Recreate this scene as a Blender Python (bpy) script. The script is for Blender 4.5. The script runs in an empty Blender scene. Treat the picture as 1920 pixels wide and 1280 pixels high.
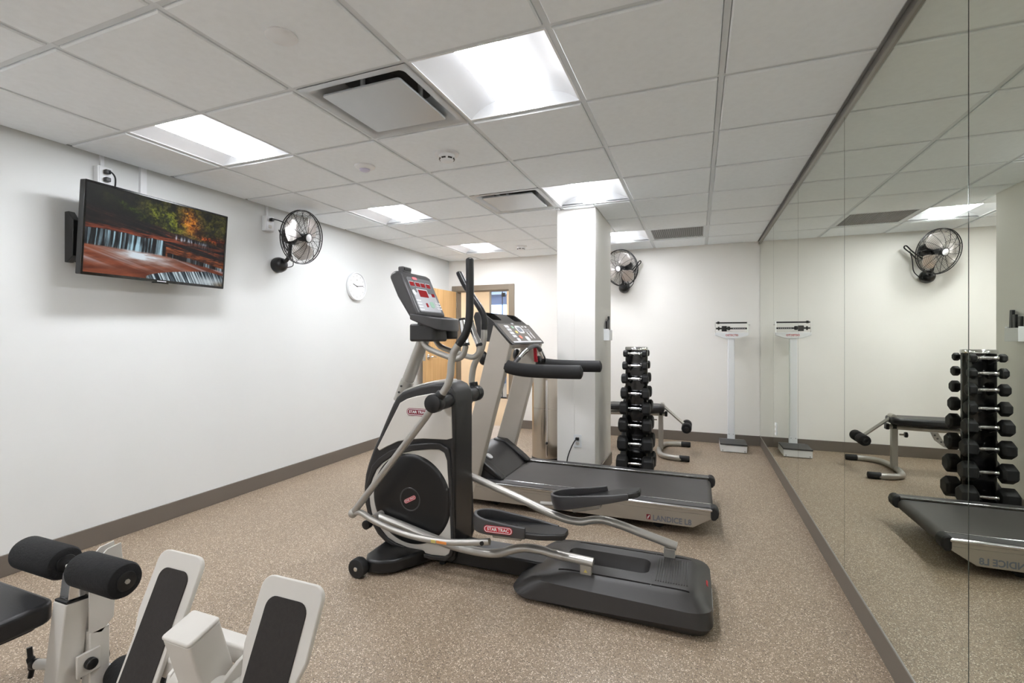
import bpy, bmesh, math, random
import numpy as np
from mathutils import Vector, Matrix, Euler

random.seed(7)
S = bpy.context.scene
C = S.collection
PI = math.pi

# ------------------------------------------------------------------ camera, world, exposure
CEIL = 2.441
cam_d = bpy.data.cameras.new('camera')
cam = bpy.data.objects.new('camera', cam_d)
C.objects.link(cam)
cam.location = (0, 0, 1.298)
cam.rotation_euler = (PI / 2, 0, 0.3832)
cam_d.sensor_width = 36
cam_d.lens = 17.095
cam_d.shift_x = 0.00985
cam_d.shift_y = -0.0044
cam_d.clip_start = 0.02
S.camera = cam

world = bpy.data.worlds.new('world')
S.world = world
world.use_nodes = True
world.node_tree.nodes['Background'].inputs[0].default_value = (0.55, 0.72, 1.0, 1)
world.node_tree.nodes['Background'].inputs[1].default_value = 1.6

S.view_settings.view_transform = 'Standard'
S.view_settings.look = 'None'
S.view_settings.gamma = 1
S.view_settings.use_curve_mapping = False
S.view_settings.exposure = 1.78
LAMP = 17.0            # radiance of the ceiling light lenses
S.cycles.use_denoising = True
S.cycles.max_bounces = 7
S.cycles.diffuse_bounces = 4
S.cycles.use_adaptive_sampling = True
S.cycles.adaptive_threshold = 0.04
S.cycles.adaptive_min_samples = 16
S.cycles.glossy_bounces = 4
S.cycles.caustics_reflective = True
S.cycles.sample_clamp_indirect = 8


# ------------------------------------------------------------------ materials
def srgb(r, g, b):
    f = lambda c: (c / 255 / 12.92) if c / 255 <= 0.04045 else ((c / 255 + 0.055) / 1.055) ** 2.4
    return (f(r), f(g), f(b), 1)


def mat(name, col, rough=0.5, metal=0.0, spec=0.5, var=0.0, vscale=8, bump=0.0, bscale=200, coat=0.0):
    m = bpy.data.materials.new(name)
    m.use_nodes = True
    nt = m.node_tree
    b = nt.nodes['Principled BSDF']
    c = srgb(*col)
    b.inputs['Base Color'].default_value = c
    b.inputs['Roughness'].default_value = rough
    b.inputs['Metallic'].default_value = metal
    b.inputs['Specular IOR Level'].default_value = spec
    b.inputs['Coat Weight'].default_value = coat
    tc = nt.nodes.new('ShaderNodeTexCoord')
    if var > 0:
        n = nt.nodes.new('ShaderNodeTexNoise')
        n.inputs['Scale'].default_value = vscale
        n.inputs['Detail'].default_value = 4
        nt.links.new(tc.outputs['Object'], n.inputs['Vector'])
        r = nt.nodes.new('ShaderNodeValToRGB')
        r.color_ramp.elements[0].position = 0.3
        r.color_ramp.elements[1].position = 0.7
        r.color_ramp.elements[0].color = tuple(x * (1 - var) for x in c[:3]) + (1,)
        r.color_ramp.elements[1].color = tuple(min(1, x * (1 + var)) for x in c[:3]) + (1,)
        nt.links.new(n.outputs['Fac'], r.inputs['Fac'])
        nt.links.new(r.outputs['Color'], b.inputs['Base Color'])
    if bump > 0:
        n2 = nt.nodes.new('ShaderNodeTexNoise')
        n2.inputs['Scale'].default_value = bscale
        n2.inputs['Detail'].default_value = 3
        nt.links.new(tc.outputs['Object'], n2.inputs['Vector'])
        bp = nt.nodes.new('ShaderNodeBump')
        bp.inputs['Strength'].default_value = bump
        bp.inputs['Distance'].default_value = 0.002
        nt.links.new(n2.outputs['Fac'], bp.inputs['Height'])
        nt.links.new(bp.outputs['Normal'], b.inputs['Normal'])
    return m


def emit(name, col, strength):
    m = bpy.data.materials.new(name)
    m.use_nodes = True
    b = m.node_tree.nodes['Principled BSDF']
    b.inputs['Base Color'].default_value = srgb(*col)
    b.inputs['Emission Color'].default_value = srgb(*col)
    b.inputs['Emission Strength'].default_value = strength
    return m


def floor_mat():
    m = bpy.data.materials.new('speckled rubber floor')
    m.use_nodes = True
    nt = m.node_tree
    L = nt.links.new
    b = nt.nodes['Principled BSDF']
    b.inputs['Roughness'].default_value = 0.42
    b.inputs['Specular IOR Level'].default_value = 0.35
    tc = nt.nodes.new('ShaderNodeTexCoord')

    def chips(scale, lo, hi):
        v = nt.nodes.new('ShaderNodeTexVoronoi')
        v.inputs['Scale'].default_value = scale
        L(tc.outputs['Object'], v.inputs['Vector'])
        sep = nt.nodes.new('ShaderNodeSeparateColor')
        L(v.outputs['Color'], sep.inputs['Color'])
        a = nt.nodes.new('ShaderNodeMath'); a.operation = 'GREATER_THAN'; a.inputs[1].default_value = lo
        L(sep.outputs['Red'], a.inputs[0])
        d = nt.nodes.new('ShaderNodeMath'); d.operation = 'LESS_THAN'; d.inputs[1].default_value = hi / scale
        L(v.outputs['Distance'], d.inputs[0])
        dd = nt.nodes.new('ShaderNodeMath'); dd.operation = 'LESS_THAN'; dd.inputs[1].default_value = hi
        L(v.outputs['Distance'], dd.inputs[0])
        k = nt.nodes.new('ShaderNodeMath'); k.operation = 'MULTIPLY'
        L(a.outputs[0], k.inputs[0]); L(dd.outputs[0], k.inputs[1])
        return k.outputs[0]
    n = nt.nodes.new('ShaderNodeTexNoise'); n.inputs['Scale'].default_value = 3; n.inputs['Detail'].default_value = 5
    L(tc.outputs['Object'], n.inputs['Vector'])
    r = nt.nodes.new('ShaderNodeValToRGB')
    r.color_ramp.elements[0].position = 0.3; r.color_ramp.elements[1].position = 0.7
    r.color_ramp.elements[0].color = srgb(144, 127, 108); r.color_ramp.elements[1].color = srgb(152, 134, 114)
    L(n.outputs['Fac'], r.inputs['Fac'])
    prev = r.outputs['Color']
    for scale, lo, hi, col in ((170, 0.74, 0.42, srgb(226, 212, 194)), (300, 0.74, 0.5, srgb(190, 172, 152)), (210, 0.82, 0.5, srgb(98, 86, 76))):
        mx = nt.nodes.new('ShaderNodeMix'); mx.data_type = 'RGBA'
        L(chips(scale, lo, hi), mx.inputs['Factor'])
        L(prev, mx.inputs['A'])
        mx.inputs['B'].default_value = col
        prev = mx.outputs['Result']
    L(prev, b.inputs['Base Color'])
    return m


def wood_mat():
    m = bpy.data.materials.new('oak veneer')
    m.use_nodes = True
    nt = m.node_tree
    b = nt.nodes['Principled BSDF']
    b.inputs['Roughness'].default_value = 0.4
    tc = nt.nodes.new('ShaderNodeTexCoord')
    mp = nt.nodes.new('ShaderNodeMapping')
    mp.inputs['Scale'].default_value = (30, 30, 0.8)
    n = nt.nodes.new('ShaderNodeTexNoise'); n.inputs['Scale'].default_value = 1.6; n.inputs['Detail'].default_value = 6
    r = nt.nodes.new('ShaderNodeValToRGB')
    r.color_ramp.elements[0].position = 0.3; r.color_ramp.elements[1].position = 0.7
    r.color_ramp.elements[0].color = srgb(205, 160, 105); r.color_ramp.elements[1].color = srgb(228, 188, 134)
    nt.links.new(tc.outputs['Object'], mp.inputs['Vector']); nt.links.new(mp.outputs['Vector'], n.inputs['Vector'])
    nt.links.new(n.outputs['Fac'], r.inputs['Fac']); nt.links.new(r.outputs['Color'], b.inputs['Base Color'])
    return m


def glass_mat(name, tint):
    m = bpy.data.materials.new(name)
    m.use_nodes = True
    nt = m.node_tree
    out = nt.nodes['Material Output']
    t = nt.nodes.new('ShaderNodeBsdfTransparent'); t.inputs[0].default_value = tint
    g = nt.nodes.new('ShaderNodeBsdfGlossy'); g.inputs['Roughness'].default_value = 0.02
    mx = nt.nodes.new('ShaderNodeMixShader'); mx.inputs[0].default_value = 0.08
    nt.links.new(t.outputs[0], mx.inputs[1]); nt.links.new(g.outputs[0], mx.inputs[2])
    nt.links.new(mx.outputs[0], out.inputs['Surface'])
    return m


M = dict(
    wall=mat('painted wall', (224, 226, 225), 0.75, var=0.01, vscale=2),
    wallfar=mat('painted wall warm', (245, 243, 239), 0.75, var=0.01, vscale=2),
    tile=mat('ceiling tile', (243, 248, 252), 0.9, var=0.02, vscale=30, bump=0.15, bscale=160),
    grid=mat('ceiling grid', (222, 227, 231), 0.5),
    wallangle=mat('wall angle', (150, 153, 155), 0.5),
    floor=floor_mat(),
    base=mat('vinyl cove base', (112, 104, 95), 0.5, var=0.03, vscale=4),
    carpet=mat('tan carpet', (166, 146, 120), 0.95, var=0.18, vscale=60, bump=0.3),
    beige=mat('beige wall', (212, 192, 162), 0.8, var=0.02),
    mirror=mat('mirror', (232, 235, 224), 0.0, 1.0),
    edge=mat('glass edge', (96, 104, 100), 0.15, 0.5),
    channel=mat('mirror channel', (150, 147, 142), 0.35, 0.6),
    chrome=mat('chrome', (225, 225, 226), 0.12, 1.0),
    steel=mat('brushed stainless', (196, 190, 180), 0.22, 1.0, var=0.05, vscale=3),
    silver=mat('silver paint', (176, 173, 167), 0.35, 0.55, var=0.02),
    tsilver=mat('satin champagne metal', (182, 175, 165), 0.42, 0.15, var=0.02),
    tpanel=mat('warm grey panel', (164, 155, 143), 0.5, 0.15, var=0.02),
    white=mat('white paint', (236, 238, 240), 0.35),
    cream=mat('cream powder coat', (212, 208, 201), 0.4, var=0.015, vscale=12),
    wpanel=mat('off-white plastic', (214, 210, 203), 0.4),
    grey=mat('dark grey plastic', (66, 65, 66), 0.42, var=0.03),
    dgrey=mat('charcoal plastic', (44, 43, 43), 0.42, var=0.03),
    hull=mat('charcoal textured hull', (52, 50, 49), 0.42, var=0.06, vscale=6, bump=0.1, bscale=500),
    black=mat('black plastic', (26, 26, 27), 0.35, var=0.05),
    gloss=mat('gloss black', (12, 12, 13), 0.12, coat=0.3),
    rubber=mat('black rubber', (30, 30, 31), 0.6, var=0.08, bump=0.2, bscale=300),
    foam=mat('black foam', (24, 24, 25), 0.9, var=0.25, vscale=90, bump=0.9, bscale=140),
    vinyl=mat('black vinyl', (33, 33, 35), 0.38, var=0.04, bump=0.15, bscale=250),
    belt=mat('treadmill belt', (72, 69, 67), 0.6, var=0.05, vscale=5),
    griptape=mat('black grip sheet', (48, 44, 42), 0.85, var=0.1, vscale=100, bump=0.3, bscale=400),
    red=mat('red', (190, 30, 48), 0.4),
    dred=mat('dark red', (128, 28, 44), 0.4),
    led=mat('red display', (140, 14, 20), 0.65, spec=0.1),
    key=mat('light key', (214, 214, 216), 0.4),
    key2=mat('pale overlay', (186, 186, 190), 0.6, spec=0.2),
    dash=mat('console overlay grey', (104, 104, 106), 0.6, spec=0.2),
    tdash=mat('treadmill overlay', (118, 113, 108), 0.6, spec=0.2),
    green=mat('green key', (150, 190, 165), 0.4),
    yellow=mat('yellow key', (220, 205, 120), 0.4),
    orange=mat('orange sticker', (232, 150, 80), 0.5),
    coral=mat('coral key', (222, 120, 100), 0.4),
    blade=mat('fan blade metal', (205, 200, 196), 0.3, 0.8),
    oak=wood_mat(),
    taupe=mat('taupe door frame', (136, 124, 108), 0.45, 0.1),
    lens=emit('lamp lens', (248, 250, 255), LAMP),
    lensside=emit('lamp lens side', (248, 250, 255), LAMP * 0.055),
    pan=mat('diffuser metal', (192, 197, 201), 0.35, 0.25),
    grille=mat('return grille', (128, 127, 125), 0.5),
    dark=mat('duct dark', (96, 95, 93), 0.7),
    label=mat('blue grey lettering', (112, 117, 128), 0.4),
    office=mat('office blue', (170, 190, 225), 0.7),
    blueblock=mat('slate blue', (92, 122, 150), 0.7),
    glass=glass_mat('clear glass', (0.86, 0.92, 1.0, 1)),
    sensor=mat('sensor lens', (206, 204, 226), 0.3),
)

# ------------------------------------------------------------------ mesh helpers
LOC = {}


class MB:
    """collects geometry in world coordinates"""

    def __init__(s):
        s.v = []
        s.f = []

    def add(s, vs, fs, mtx=None):
        o = len(s.v)
        if mtx is not None:
            vs = [mtx @ Vector(p) for p in vs]
        s.v += [Vector(p) for p in vs]
        s.f += [tuple(i + o for i in f) for f in fs]
        return s

    def box(s, lo, hi, mtx=None):
        x0, y0, z0 = lo
        x1, y1, z1 = hi
        return s.add([(x0, y0, z0), (x1, y0, z0), (x1, y1, z0), (x0, y1, z0), (x0, y0, z1), (x1, y0, z1), (x1, y1, z1), (x0, y1, z1)],
                     [(0, 3, 2, 1), (4, 5, 6, 7), (0, 1, 5, 4), (1, 2, 6, 5), (2, 3, 7, 6), (3, 0, 4, 7)], mtx)

    def prism(s, poly, lo, hi, axis='y', mtx=None):
        """poly: list of 2D points; axis y -> (x,z), z -> (x,y), x -> (y,z)"""
        a = 0.0
        n = len(poly)
        for i in range(n):
            a += poly[i][0] * poly[(i + 1) % n][1] - poly[(i + 1) % n][0] * poly[i][1]
        if a < 0:
            poly = poly[::-1]

        def pt(p, h):
            return {'y': (p[0], h, p[1]), 'z': (p[0], p[1], h), 'x': (h, p[0], p[1])}[axis]
        vs = [pt(p, lo) for p in poly] + [pt(p, hi) for p in poly]
        fs = [tuple(range(n))[::-1], tuple(range(n, 2 * n))] + [(i, (i + 1) % n, n + (i + 1) % n, n + i) for i in range(n)]
        if axis == 'y':
            fs = [f[::-1] for f in fs]
        return s.add(vs, fs, mtx)

    def ringprism(s, outer, inner, lo, hi, axis='z', mtx=None):
        n = len(outer)

        def pt(p, h):
            return {'y': (p[0], h, p[1]), 'z': (p[0], p[1], h), 'x': (h, p[0], p[1])}[axis]
        vs = [pt(p, lo) for p in outer] + [pt(p, hi) for p in outer] + [pt(p, lo) for p in inner] + [pt(p, hi) for p in inner]
        fs = []
        for i in range(n):
            j = (i + 1) % n
            fs += [(i, j, n + j, n + i), (2 * n + j, 2 * n + i, 3 * n + i, 3 * n + j), (n + i, n + j, 3 * n + j, 3 * n + i), (j, i, 2 * n + i, 2 * n + j)]
        return s.add(vs, fs, mtx)

    def tube(s, path, r, n=12, caps=True, ry=None, up=(0, 1, 0), closed=False):
        """tube along path; r may be a list; ry = second radius (along up)"""
        P = [Vector(p) for p in path]
        k = len(P)
        rs = r if isinstance(r, (list, tuple)) else [r] * k
        vs = []
        prevu = None
        for i, p in enumerate(P):
            if closed:
                t = P[(i + 1) % k] - P[i - 1]
            else:
                t = P[min(i + 1, k - 1)] - P[max(i - 1, 0)]
            t.normalize()
            u = Vector(up) if prevu is None or ry is not None else prevu
            u = u - t * u.dot(t)
            if u.length < 1e-4:
                u = Vector((1, 0, 0)) - t * t.x
                if u.length < 1e-3:
                    u = Vector((0, 0, 1)) - t * t.z
            u.normalize()
            prevu = u
            w = t.cross(u)
            rb = ry if ry is not None else rs[i]
            for j in range(n):
                a = 2 * PI * j / n
                vs.append(p + u * (rb * math.cos(a)) + w * (rs[i] * math.sin(a)))
        fs = []
        m = k if closed else k - 1
        for i in range(m):
            for j in range(n):
                a, b = i * n + j, i * n + (j + 1) % n
                c, d = ((i + 1) % k) * n + (j + 1) % n, ((i + 1) % k) * n + j
                fs.append((a, b, c, d))
        if caps and not closed:
            fs.append(tuple(range(n))[::-1])
            fs.append(tuple(range((k - 1) * n, k * n)))
        return s.add(vs, fs)

    def lathe(s, prof, n=32, mtx=None):
        """prof: (r, h) pairs around local z; r=0 allowed at the ends"""
        vs, rows = [], []
        for r, h in prof:
            if r < 1e-6:
                rows.append([len(vs)])
                vs.append((0, 0, h))
            else:
                rows.append(list(range(len(vs), len(vs) + n)))
                vs += [(r * math.cos(2 * PI * j / n), r * math.sin(2 * PI * j / n), h) for j in range(n)]
        fs = []
        for a, b in zip(rows, rows[1:]):
            for j in range(n):
                k = (j + 1) % n
                if len(a) == 1 and len(b) == 1:
                    continue
                if len(a) == 1:
                    fs.append((a[0], b[k], b[j]))
                elif len(b) == 1:
                    fs.append((a[j], a[k], b[0]))
                else:
                    fs.append((a[j], a[k], b[k], b[j]))
        return s.add(vs, fs, mtx)

    def cyl(s, p, q, r, n=24, bev=0.0):
        """solid cylinder from p to q"""
        p, q = Vector(p), Vector(q)
        h = (q - p).length
        m = Matrix.Translation(p) @ (q - p).to_track_quat('Z', 'Y').to_matrix().to_4x4()
        if bev > 0:
            pr = [(0, 0), (r - bev, 0), (r - bev * 0.3, bev * 0.3), (r, bev), (r, h - bev), (r - bev * 0.3, h - bev * 0.3), (r - bev, h), (0, h)]
        else:
            pr = [(0, 0), (r, 0), (r, h), (0, h)]
        return s.lathe(pr, n, m)

    def ball(s, c, r, n=20, sc=(1, 1, 1)):
        k = n // 2
        pr = [(r * math.sin(PI * i / k), -r * math.cos(PI * i / k)) for i in range(k + 1)]
        pr[0] = (0, -r)
        pr[-1] = (0, r)
        return s.lathe(pr, n, Matrix.Translation(Vector(c)) @ Matrix.Diagonal((*sc, 1)))

    def build(s, name, material, parent=None, bevel=0.0, seg=2, ang=40, at=None, smooth=True):
        me = bpy.data.meshes.new(name)
        base = LOC.get(parent.name if parent else None, Vector((0, 0, 0)))
        if parent is None and at is not None:
            base = Vector(at)
        me.from_pydata([tuple(v - base) for v in s.v], [], s.f)
        bm = bmesh.new()
        bm.from_mesh(me)
        bmesh.ops.recalc_face_normals(bm, faces=bm.faces)
        bm.to_mesh(me)
        bm.free()
        me.update()
        me.materials.append(M[material] if isinstance(material, str) else material)
        o = bpy.data.objects.new(name, me)
        C.objects.link(o)
        finish(o, bevel, seg, ang, smooth)
        if parent is not None:
            o.parent = parent
        else:
            o.location = base
        LOC[o.name] = base
        return o


def finish(o, bevel=0.0, seg=2, ang=40, smooth=True):
    me = o.data
    if smooth:
        me.shade_smooth()
        me.set_sharp_from_angle(angle=math.radians(ang))
    if bevel > 0:
        b = o.modifiers.new('bevel', 'BEVEL')
        b.width = bevel
        b.segments = seg
        b.limit_method = 'ANGLE'
        b.angle_limit = math.radians(ang)
        b.harden_normals = False


def tag(o, label, cat, group=None):
    o['label'] = label
    o['category'] = cat
    if group:
        o['group'] = group
    return o


def thing(name, loc, label, cat, group=None):
    o = bpy.data.objects.new(name, None)
    o.empty_display_size = 0.1
    C.objects.link(o)
    o.location = loc
    LOC[o.name] = Vector(loc)
    return tag(o, label, cat, group)


def struct(o):
    o['kind'] = 'structure'
    return o


def copy_tree(o, parent=None):
    c = o.copy()
    C.objects.link(c)
    c.parent = parent
    for ch in list(o.children):
        copy_tree(ch, c)
    return c


def rrect(x0, y0, x1, y1, r, n=5):
    """rounded rectangle polygon"""
    pts = []
    for cx, cy, a in ((x1 - r, y1 - r, 0), (x0 + r, y1 - r, 90), (x0 + r, y0 + r, 180), (x1 - r, y0 + r, 270)):
        for i in range(n + 1):
            t = math.radians(a + 90 * i / n)
            pts.append((cx + r * math.cos(t), cy + r * math.sin(t)))
    return pts


def spline(pts, k=6):
    """Catmull-Rom resample of a 3D path"""
    P = [Vector(p) for p in pts]
    out = []
    for i in range(len(P) - 1):
        p0 = P[i - 1] if i else P[0] * 2 - P[1]
        p1, p2 = P[i], P[i + 1]
        p3 = P[i + 2] if i + 2 < len(P) else P[-1] * 2 - P[-2]
        for j in range(k):
            t = j / k
            out.append(0.5 * ((2 * p1) + (p2 - p0) * t + (2 * p0 - 5 * p1 + 4 * p2 - p3) * t * t + (3 * p1 - p0 - 3 * p2 + p3) * t ** 3))
    out.append(P[-1])
    return out


def text_part(name, s, size, mtx, material, parent, depth=0.0006, bold=0.0, sx=1.0):
    """lettering as a mesh; mtx maps text plane (x right, y up, z out) to world"""
    cu = bpy.data.curves.new('lettering', 'FONT')
    cu.body = s
    cu.size = size
    cu.align_x = 'CENTER'
    cu.align_y = 'CENTER'
    cu.extrude = depth
    cu.offset = bold
    cu.resolution_u = 3
    t = bpy.data.objects.new('lettering', cu)
    C.objects.link(t)
    dg = bpy.context.evaluated_depsgraph_get()
    dg.update()
    me = bpy.data.meshes.new_from_object(t.evaluated_get(dg))
    bpy.data.objects.remove(t)
    bpy.data.curves.remove(cu)
    me.materials.clear()
    me.materials.append(M[material])
    base = LOC.get(parent.name, Vector((0, 0, 0)))
    me.transform(Matrix.Translation(-base) @ mtx @ Matrix.Diagonal((sx, 1, 1, 1)))
    o = bpy.data.objects.new(name, me)
    C.objects.link(o)
    o.parent = parent
    LOC[o.name] = base
    return o


def cut(o, cutters):
    """subtract the MB cutters from object o"""
    base = LOC[o.name]
    for mb in cutters:
        me = bpy.data.meshes.new('cutter')
        me.from_pydata([tuple(v) for v in mb.v], [], mb.f)
        bm = bmesh.new(); bm.from_mesh(me)
        bmesh.ops.recalc_face_normals(bm, faces=bm.faces)
        bm.to_mesh(me); bm.free()
        c = bpy.data.objects.new('cutter', me)
        C.objects.link(c)
        md = o.modifiers.new('cut', 'BOOLEAN')
        md.operation = 'DIFFERENCE'
        md.solver = 'EXACT'
        md.object = c
        dg = bpy.context.evaluated_depsgraph_get()
        dg.update()
        new = bpy.data.meshes.new_from_object(o.evaluated_get(dg))
        o.modifiers.clear()
        o.data = new
        bpy.data.objects.remove(c)
    finish(o, 0, ang=35)
    return o


def frame_mtx(origin, xdir, ydir):
    x = Vector(xdir).normalized()
    y = Vector(ydir)
    y = (y - x * y.dot(x)).normalized()
    z = x.cross(y)
    m = Matrix.Identity(4)
    for i in range(3):
        m[i][0], m[i][1], m[i][2], m[i][3] = x[i], y[i], z[i], origin[i]
    return m


# ------------------------------------------------------------------ the room
XL, XR, YF, YB = -3.49, 0.70, 6.52, -2.6
XM = 0.684      # face of the mirror glass
TOP = CEIL + 0.16
struct(MB().box((XL - 0.1, YB - 0.1, -0.06), (XR + 0.1, YF + 0.06, 0)).build('floor', 'floor'))
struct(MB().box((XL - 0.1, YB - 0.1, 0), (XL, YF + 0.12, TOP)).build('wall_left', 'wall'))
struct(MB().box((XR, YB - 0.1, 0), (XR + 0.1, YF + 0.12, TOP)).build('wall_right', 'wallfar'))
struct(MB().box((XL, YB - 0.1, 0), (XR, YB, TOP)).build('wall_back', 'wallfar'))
DX0, DX1, DZ = -3.375, -2.495, 2.0
struct(MB().box((XL, YF, 0), (DX0, YF + 0.12, TOP)).box((DX1, YF, 0), (XR, YF + 0.12, TOP)).box((DX0, YF, DZ), (DX1, YF + 0.12, TOP)).build('wall_far', 'wallfar'))
PX0, PX1, PY0, PY1 = -1.176, -0.832, 4.245, 5.06
struct(MB().box((PX0, PY0, 0), (PX1, PY1, TOP)).build('wall_pillar', 'wallfar', bevel=0.004))
ceiling = struct(MB().box((XL - 0.1, YB - 0.1, TOP), (XR + 0.1, YF + 0.12, TOP + 0.05)).build('ceiling', 'tile'))

BH = 0.118


def baseboard(name, lo, hi, side):
    return struct(MB().box(lo, hi).build(name, 'base', bevel=0.003))


baseboard('baseboard_left', (XL, YB, 0), (XL + 0.012, YF, BH), 'l')
baseboard('baseboard_right', (0.686, YB, 0), (XR, YF, BH), 'r')
struct(MB().box((-3.49, YF - 0.012, 0), (DX0 - 0.07, YF, BH)).box((DX1 + 0.07, YF - 0.012, 0), (0.686, YF, BH)).build('baseboard_far', 'base', bevel=0.003))
struct(MB().box((PX1, PY0 - 0.012, 0), (PX1 + 0.012, PY1 + 0.012, BH)).box((PX0 - 0.012, PY0 - 0.012, 0), (PX0, PY1 + 0.012, BH))
       .box((PX0, PY0 - 0.012, 0), (PX1, PY0, BH)).box((PX0, PY1, 0), (PX1, PY1 + 0.012, BH)).build('baseboard_pillar', 'base', bevel=0.003))

# suspended ceiling: runners, cross tees, wall angle and drop-in tiles
P = 0.6096
GX = [-0.514 + P * i for i in range(-4, 2)]
GY = [1.7186 + P * j for j in range(-7, 8)]
for x in GX:
    MB().box((x - 0.012, YB, CEIL), (x + 0.012, YF, CEIL + 0.03)).build('grid_runner', 'grid', ceiling)
for y in GY:
    MB().box((XL, y - 0.012, CEIL + 0.0005), (XM, y + 0.012, CEIL + 0.03)).build('cross_tee', 'grid', ceiling)
MB().box((XL, YB, CEIL), (XL + 0.022, YF, CEIL + 0.02)).build('wall_angle', 'wallangle', ceiling)  # darker grey puts the shadow gap along the left wall into the colour
MB().box((XM - 0.024, YB, CEIL), (XR, YF, CEIL + 0.02)).build('wall_angle', 'wallangle', ceiling)
MB().box((XL, YF - 0.022, CEIL), (XM, YF, CEIL + 0.02)).build('wall_angle', 'grid', ceiling)
colx = [XL] + GX + [XM]
rowy = [YB] + GY + [YF]
FIX = {}
for j in (-6, -3, 0, 3, 6):
    for i in (-4, -1):
        if (i, j) != (-1, -3):
            FIX[(i, j)] = 'light'
for j in (0, 3):
    FIX[(-2, j)] = 'diffuser'
FIX[(0, 6)] = 'grille'
tiles = {}


def tile_mesh(w, d):
    key = (round(w, 3), round(d, 3))
    if key in tiles:
        return tiles[key]
    a, b, e = w / 2, d / 2, 0.006
    vs = [(-a, -b, 0.006), (a, -b, 0.006), (a, b, 0.006), (-a, b, 0.006),
          (-a, -b, -0.004), (a, -b, -0.004), (a, b, -0.004), (-a, b, -0.004),
          (-a + e, -b + e, -0.009), (a - e, -b + e, -0.009), (a - e, b - e, -0.009), (-a + e, b - e, -0.009)]
    fs = [(0, 1, 2, 3), (8, 11, 10, 9)]
    for k in range(4):
        q = (k + 1) % 4
        fs += [(k, 4 + k, 4 + q, q), (4 + k, 8 + k, 8 + q, 4 + q)]
    me = bpy.data.meshes.new('ceiling_tile')
    me.from_pydata(vs, [], fs)
    me.materials.append(M['tile'])
    tiles[key] = me
    return me


for ci in range(len(colx) - 1):
    for ri in range(len(rowy) - 1):
        i, j = ci - 5, ri - 8          # index of the grid line left / near of the cell
        if (i, j) in FIX:
            continue
        x0, x1, y0, y1 = colx[ci], colx[ci + 1], rowy[ri], rowy[ri + 1]
        g = 0.0145
        x0 += (0.024 if ci == 0 else g); x1 -= (0.026 if ci == len(colx) - 2 else g)
        y0 += (0.024 if ri == 0 else g); y1 -= (0.024 if ri == len(rowy) - 2 else g)
        if x0 < PX1 and x1 > PX0 and y0 < PY1 and y1 > PY0:
            # cut the tile around the pillar
            parts = []
            if x0 < PX0:
                parts.append((x0, min(x1, PX0 - 0.004), y0, y1))
            if x1 > PX1:
                parts.append((max(x0, PX1 + 0.004), x1, y0, y1))
            xa, xb = max(x0, PX0), min(x1, PX1)
            if y0 < PY0 - 0.01:
                parts.append((xa, xb, y0, PY0 - 0.004))
            if y1 > PY1 + 0.01:
                parts.append((xa, xb, PY1 + 0.004, y1))
        else:
            parts = [(x0, x1, y0, y1)]
        for a, b, c, d in parts:
            if b - a < 0.02 or d - c < 0.02:
                continue
            o = bpy.data.objects.new('ceiling_tile', tile_mesh(b - a, d - c))
            C.objects.link(o)
            o.parent = ceiling
            o.location = ((a + b) / 2, (c + d) / 2, CEIL)


# ceiling lights
def make_troffer():
    r = thing('ceiling_light', (0, 0, 0), 'x', 'ceiling light', 'recessed ceiling light panels')
    h, zt = 0.288, 0.075
    for sx in (-1, 1):
        m = MB()
        pts = []
        for k in range(9):
            t = k / 8
            x = h + (0.10 - h) * t
            z = zt * math.sin(t * PI / 2) ** 0.8
            pts.append((sx * x, z))
        vs = [(x, y, z) for x, z in pts for y in (-h, h)]
        fs = [(2 * k, 2 * k + 1, 2 * k + 3, 2 * k + 2) for k in range(8)]
        m.add(vs, fs)
        m.build('reflector', 'white', r)
    half = [(h + (0.10 - h) * k / 8, zt * math.sin(k / 8 * PI / 2) ** 0.8) for k in range(9)]
    prof = half + [(-x, z) for x, z in half[::-1]]
    for sy in (-1, 1):
        a, b = sorted((sy * h, sy * (h + 0.004)))
        MB().prism(prof, a, b, 'y').build('end_plate', 'white', r)
    m = MB()
    m.ringprism([(-0.2965, -0.2965), (0.2965, -0.2965), (0.2965, 0.2965), (-0.2965, 0.2965)], [(-h, -h), (h, -h), (h, h), (-h, h)], -0.003, 0.012)
    m.build('trim_frame', 'white', r)
    MB().box((-0.094, -0.282, 0.0060), (0.094, 0.282, 0.0068)).build('lens', 'lens', r)
    MB().prism([(-0.1, 0.076), (0.1, 0.076), (0.097, 0.0072), (-0.097, 0.0072)], -0.284, 0.284, 'y').build('lens_side', 'lensside', r)
    m = MB().box((-0.29, -0.29, 0.08), (0.29, 0.29, 0.1))
    m.build('housing', 'white', r)
    return r


light_labels = {
    (-1, 0): 'largest recessed ceiling light, beside the square air diffuser nearest the camera',
    (-4, 0): 'recessed ceiling light above the television by the left wall',
    (-1, 3): 'recessed ceiling light directly in front of the white pillar',
    (-4, 3): 'recessed ceiling light above the wall clock, left row middle',
    (-4, 6): 'small recessed ceiling light farthest away on the left, near the doorway',
    (-1, 6): 'recessed ceiling light above the far wall fan, right of the pillar top',
    (-4, -3): 'recessed ceiling light behind the viewpoint, left row',
    (-1, -6): 'recessed ceiling light by the back wall, right row',
    (-4, -6): 'recessed ceiling light by the back wall, left row',
}
proto = make_troffer()
first = True
for (i, j), kind in sorted(FIX.items()):
    if kind != 'light':
        continue
    o = proto if first else copy_tree(proto)
    first = False
    o.location = (GX[i + 4] + P / 2, GY[j + 7] + P / 2, CEIL)
    o['label'] = light_labels[(i, j)]


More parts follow.
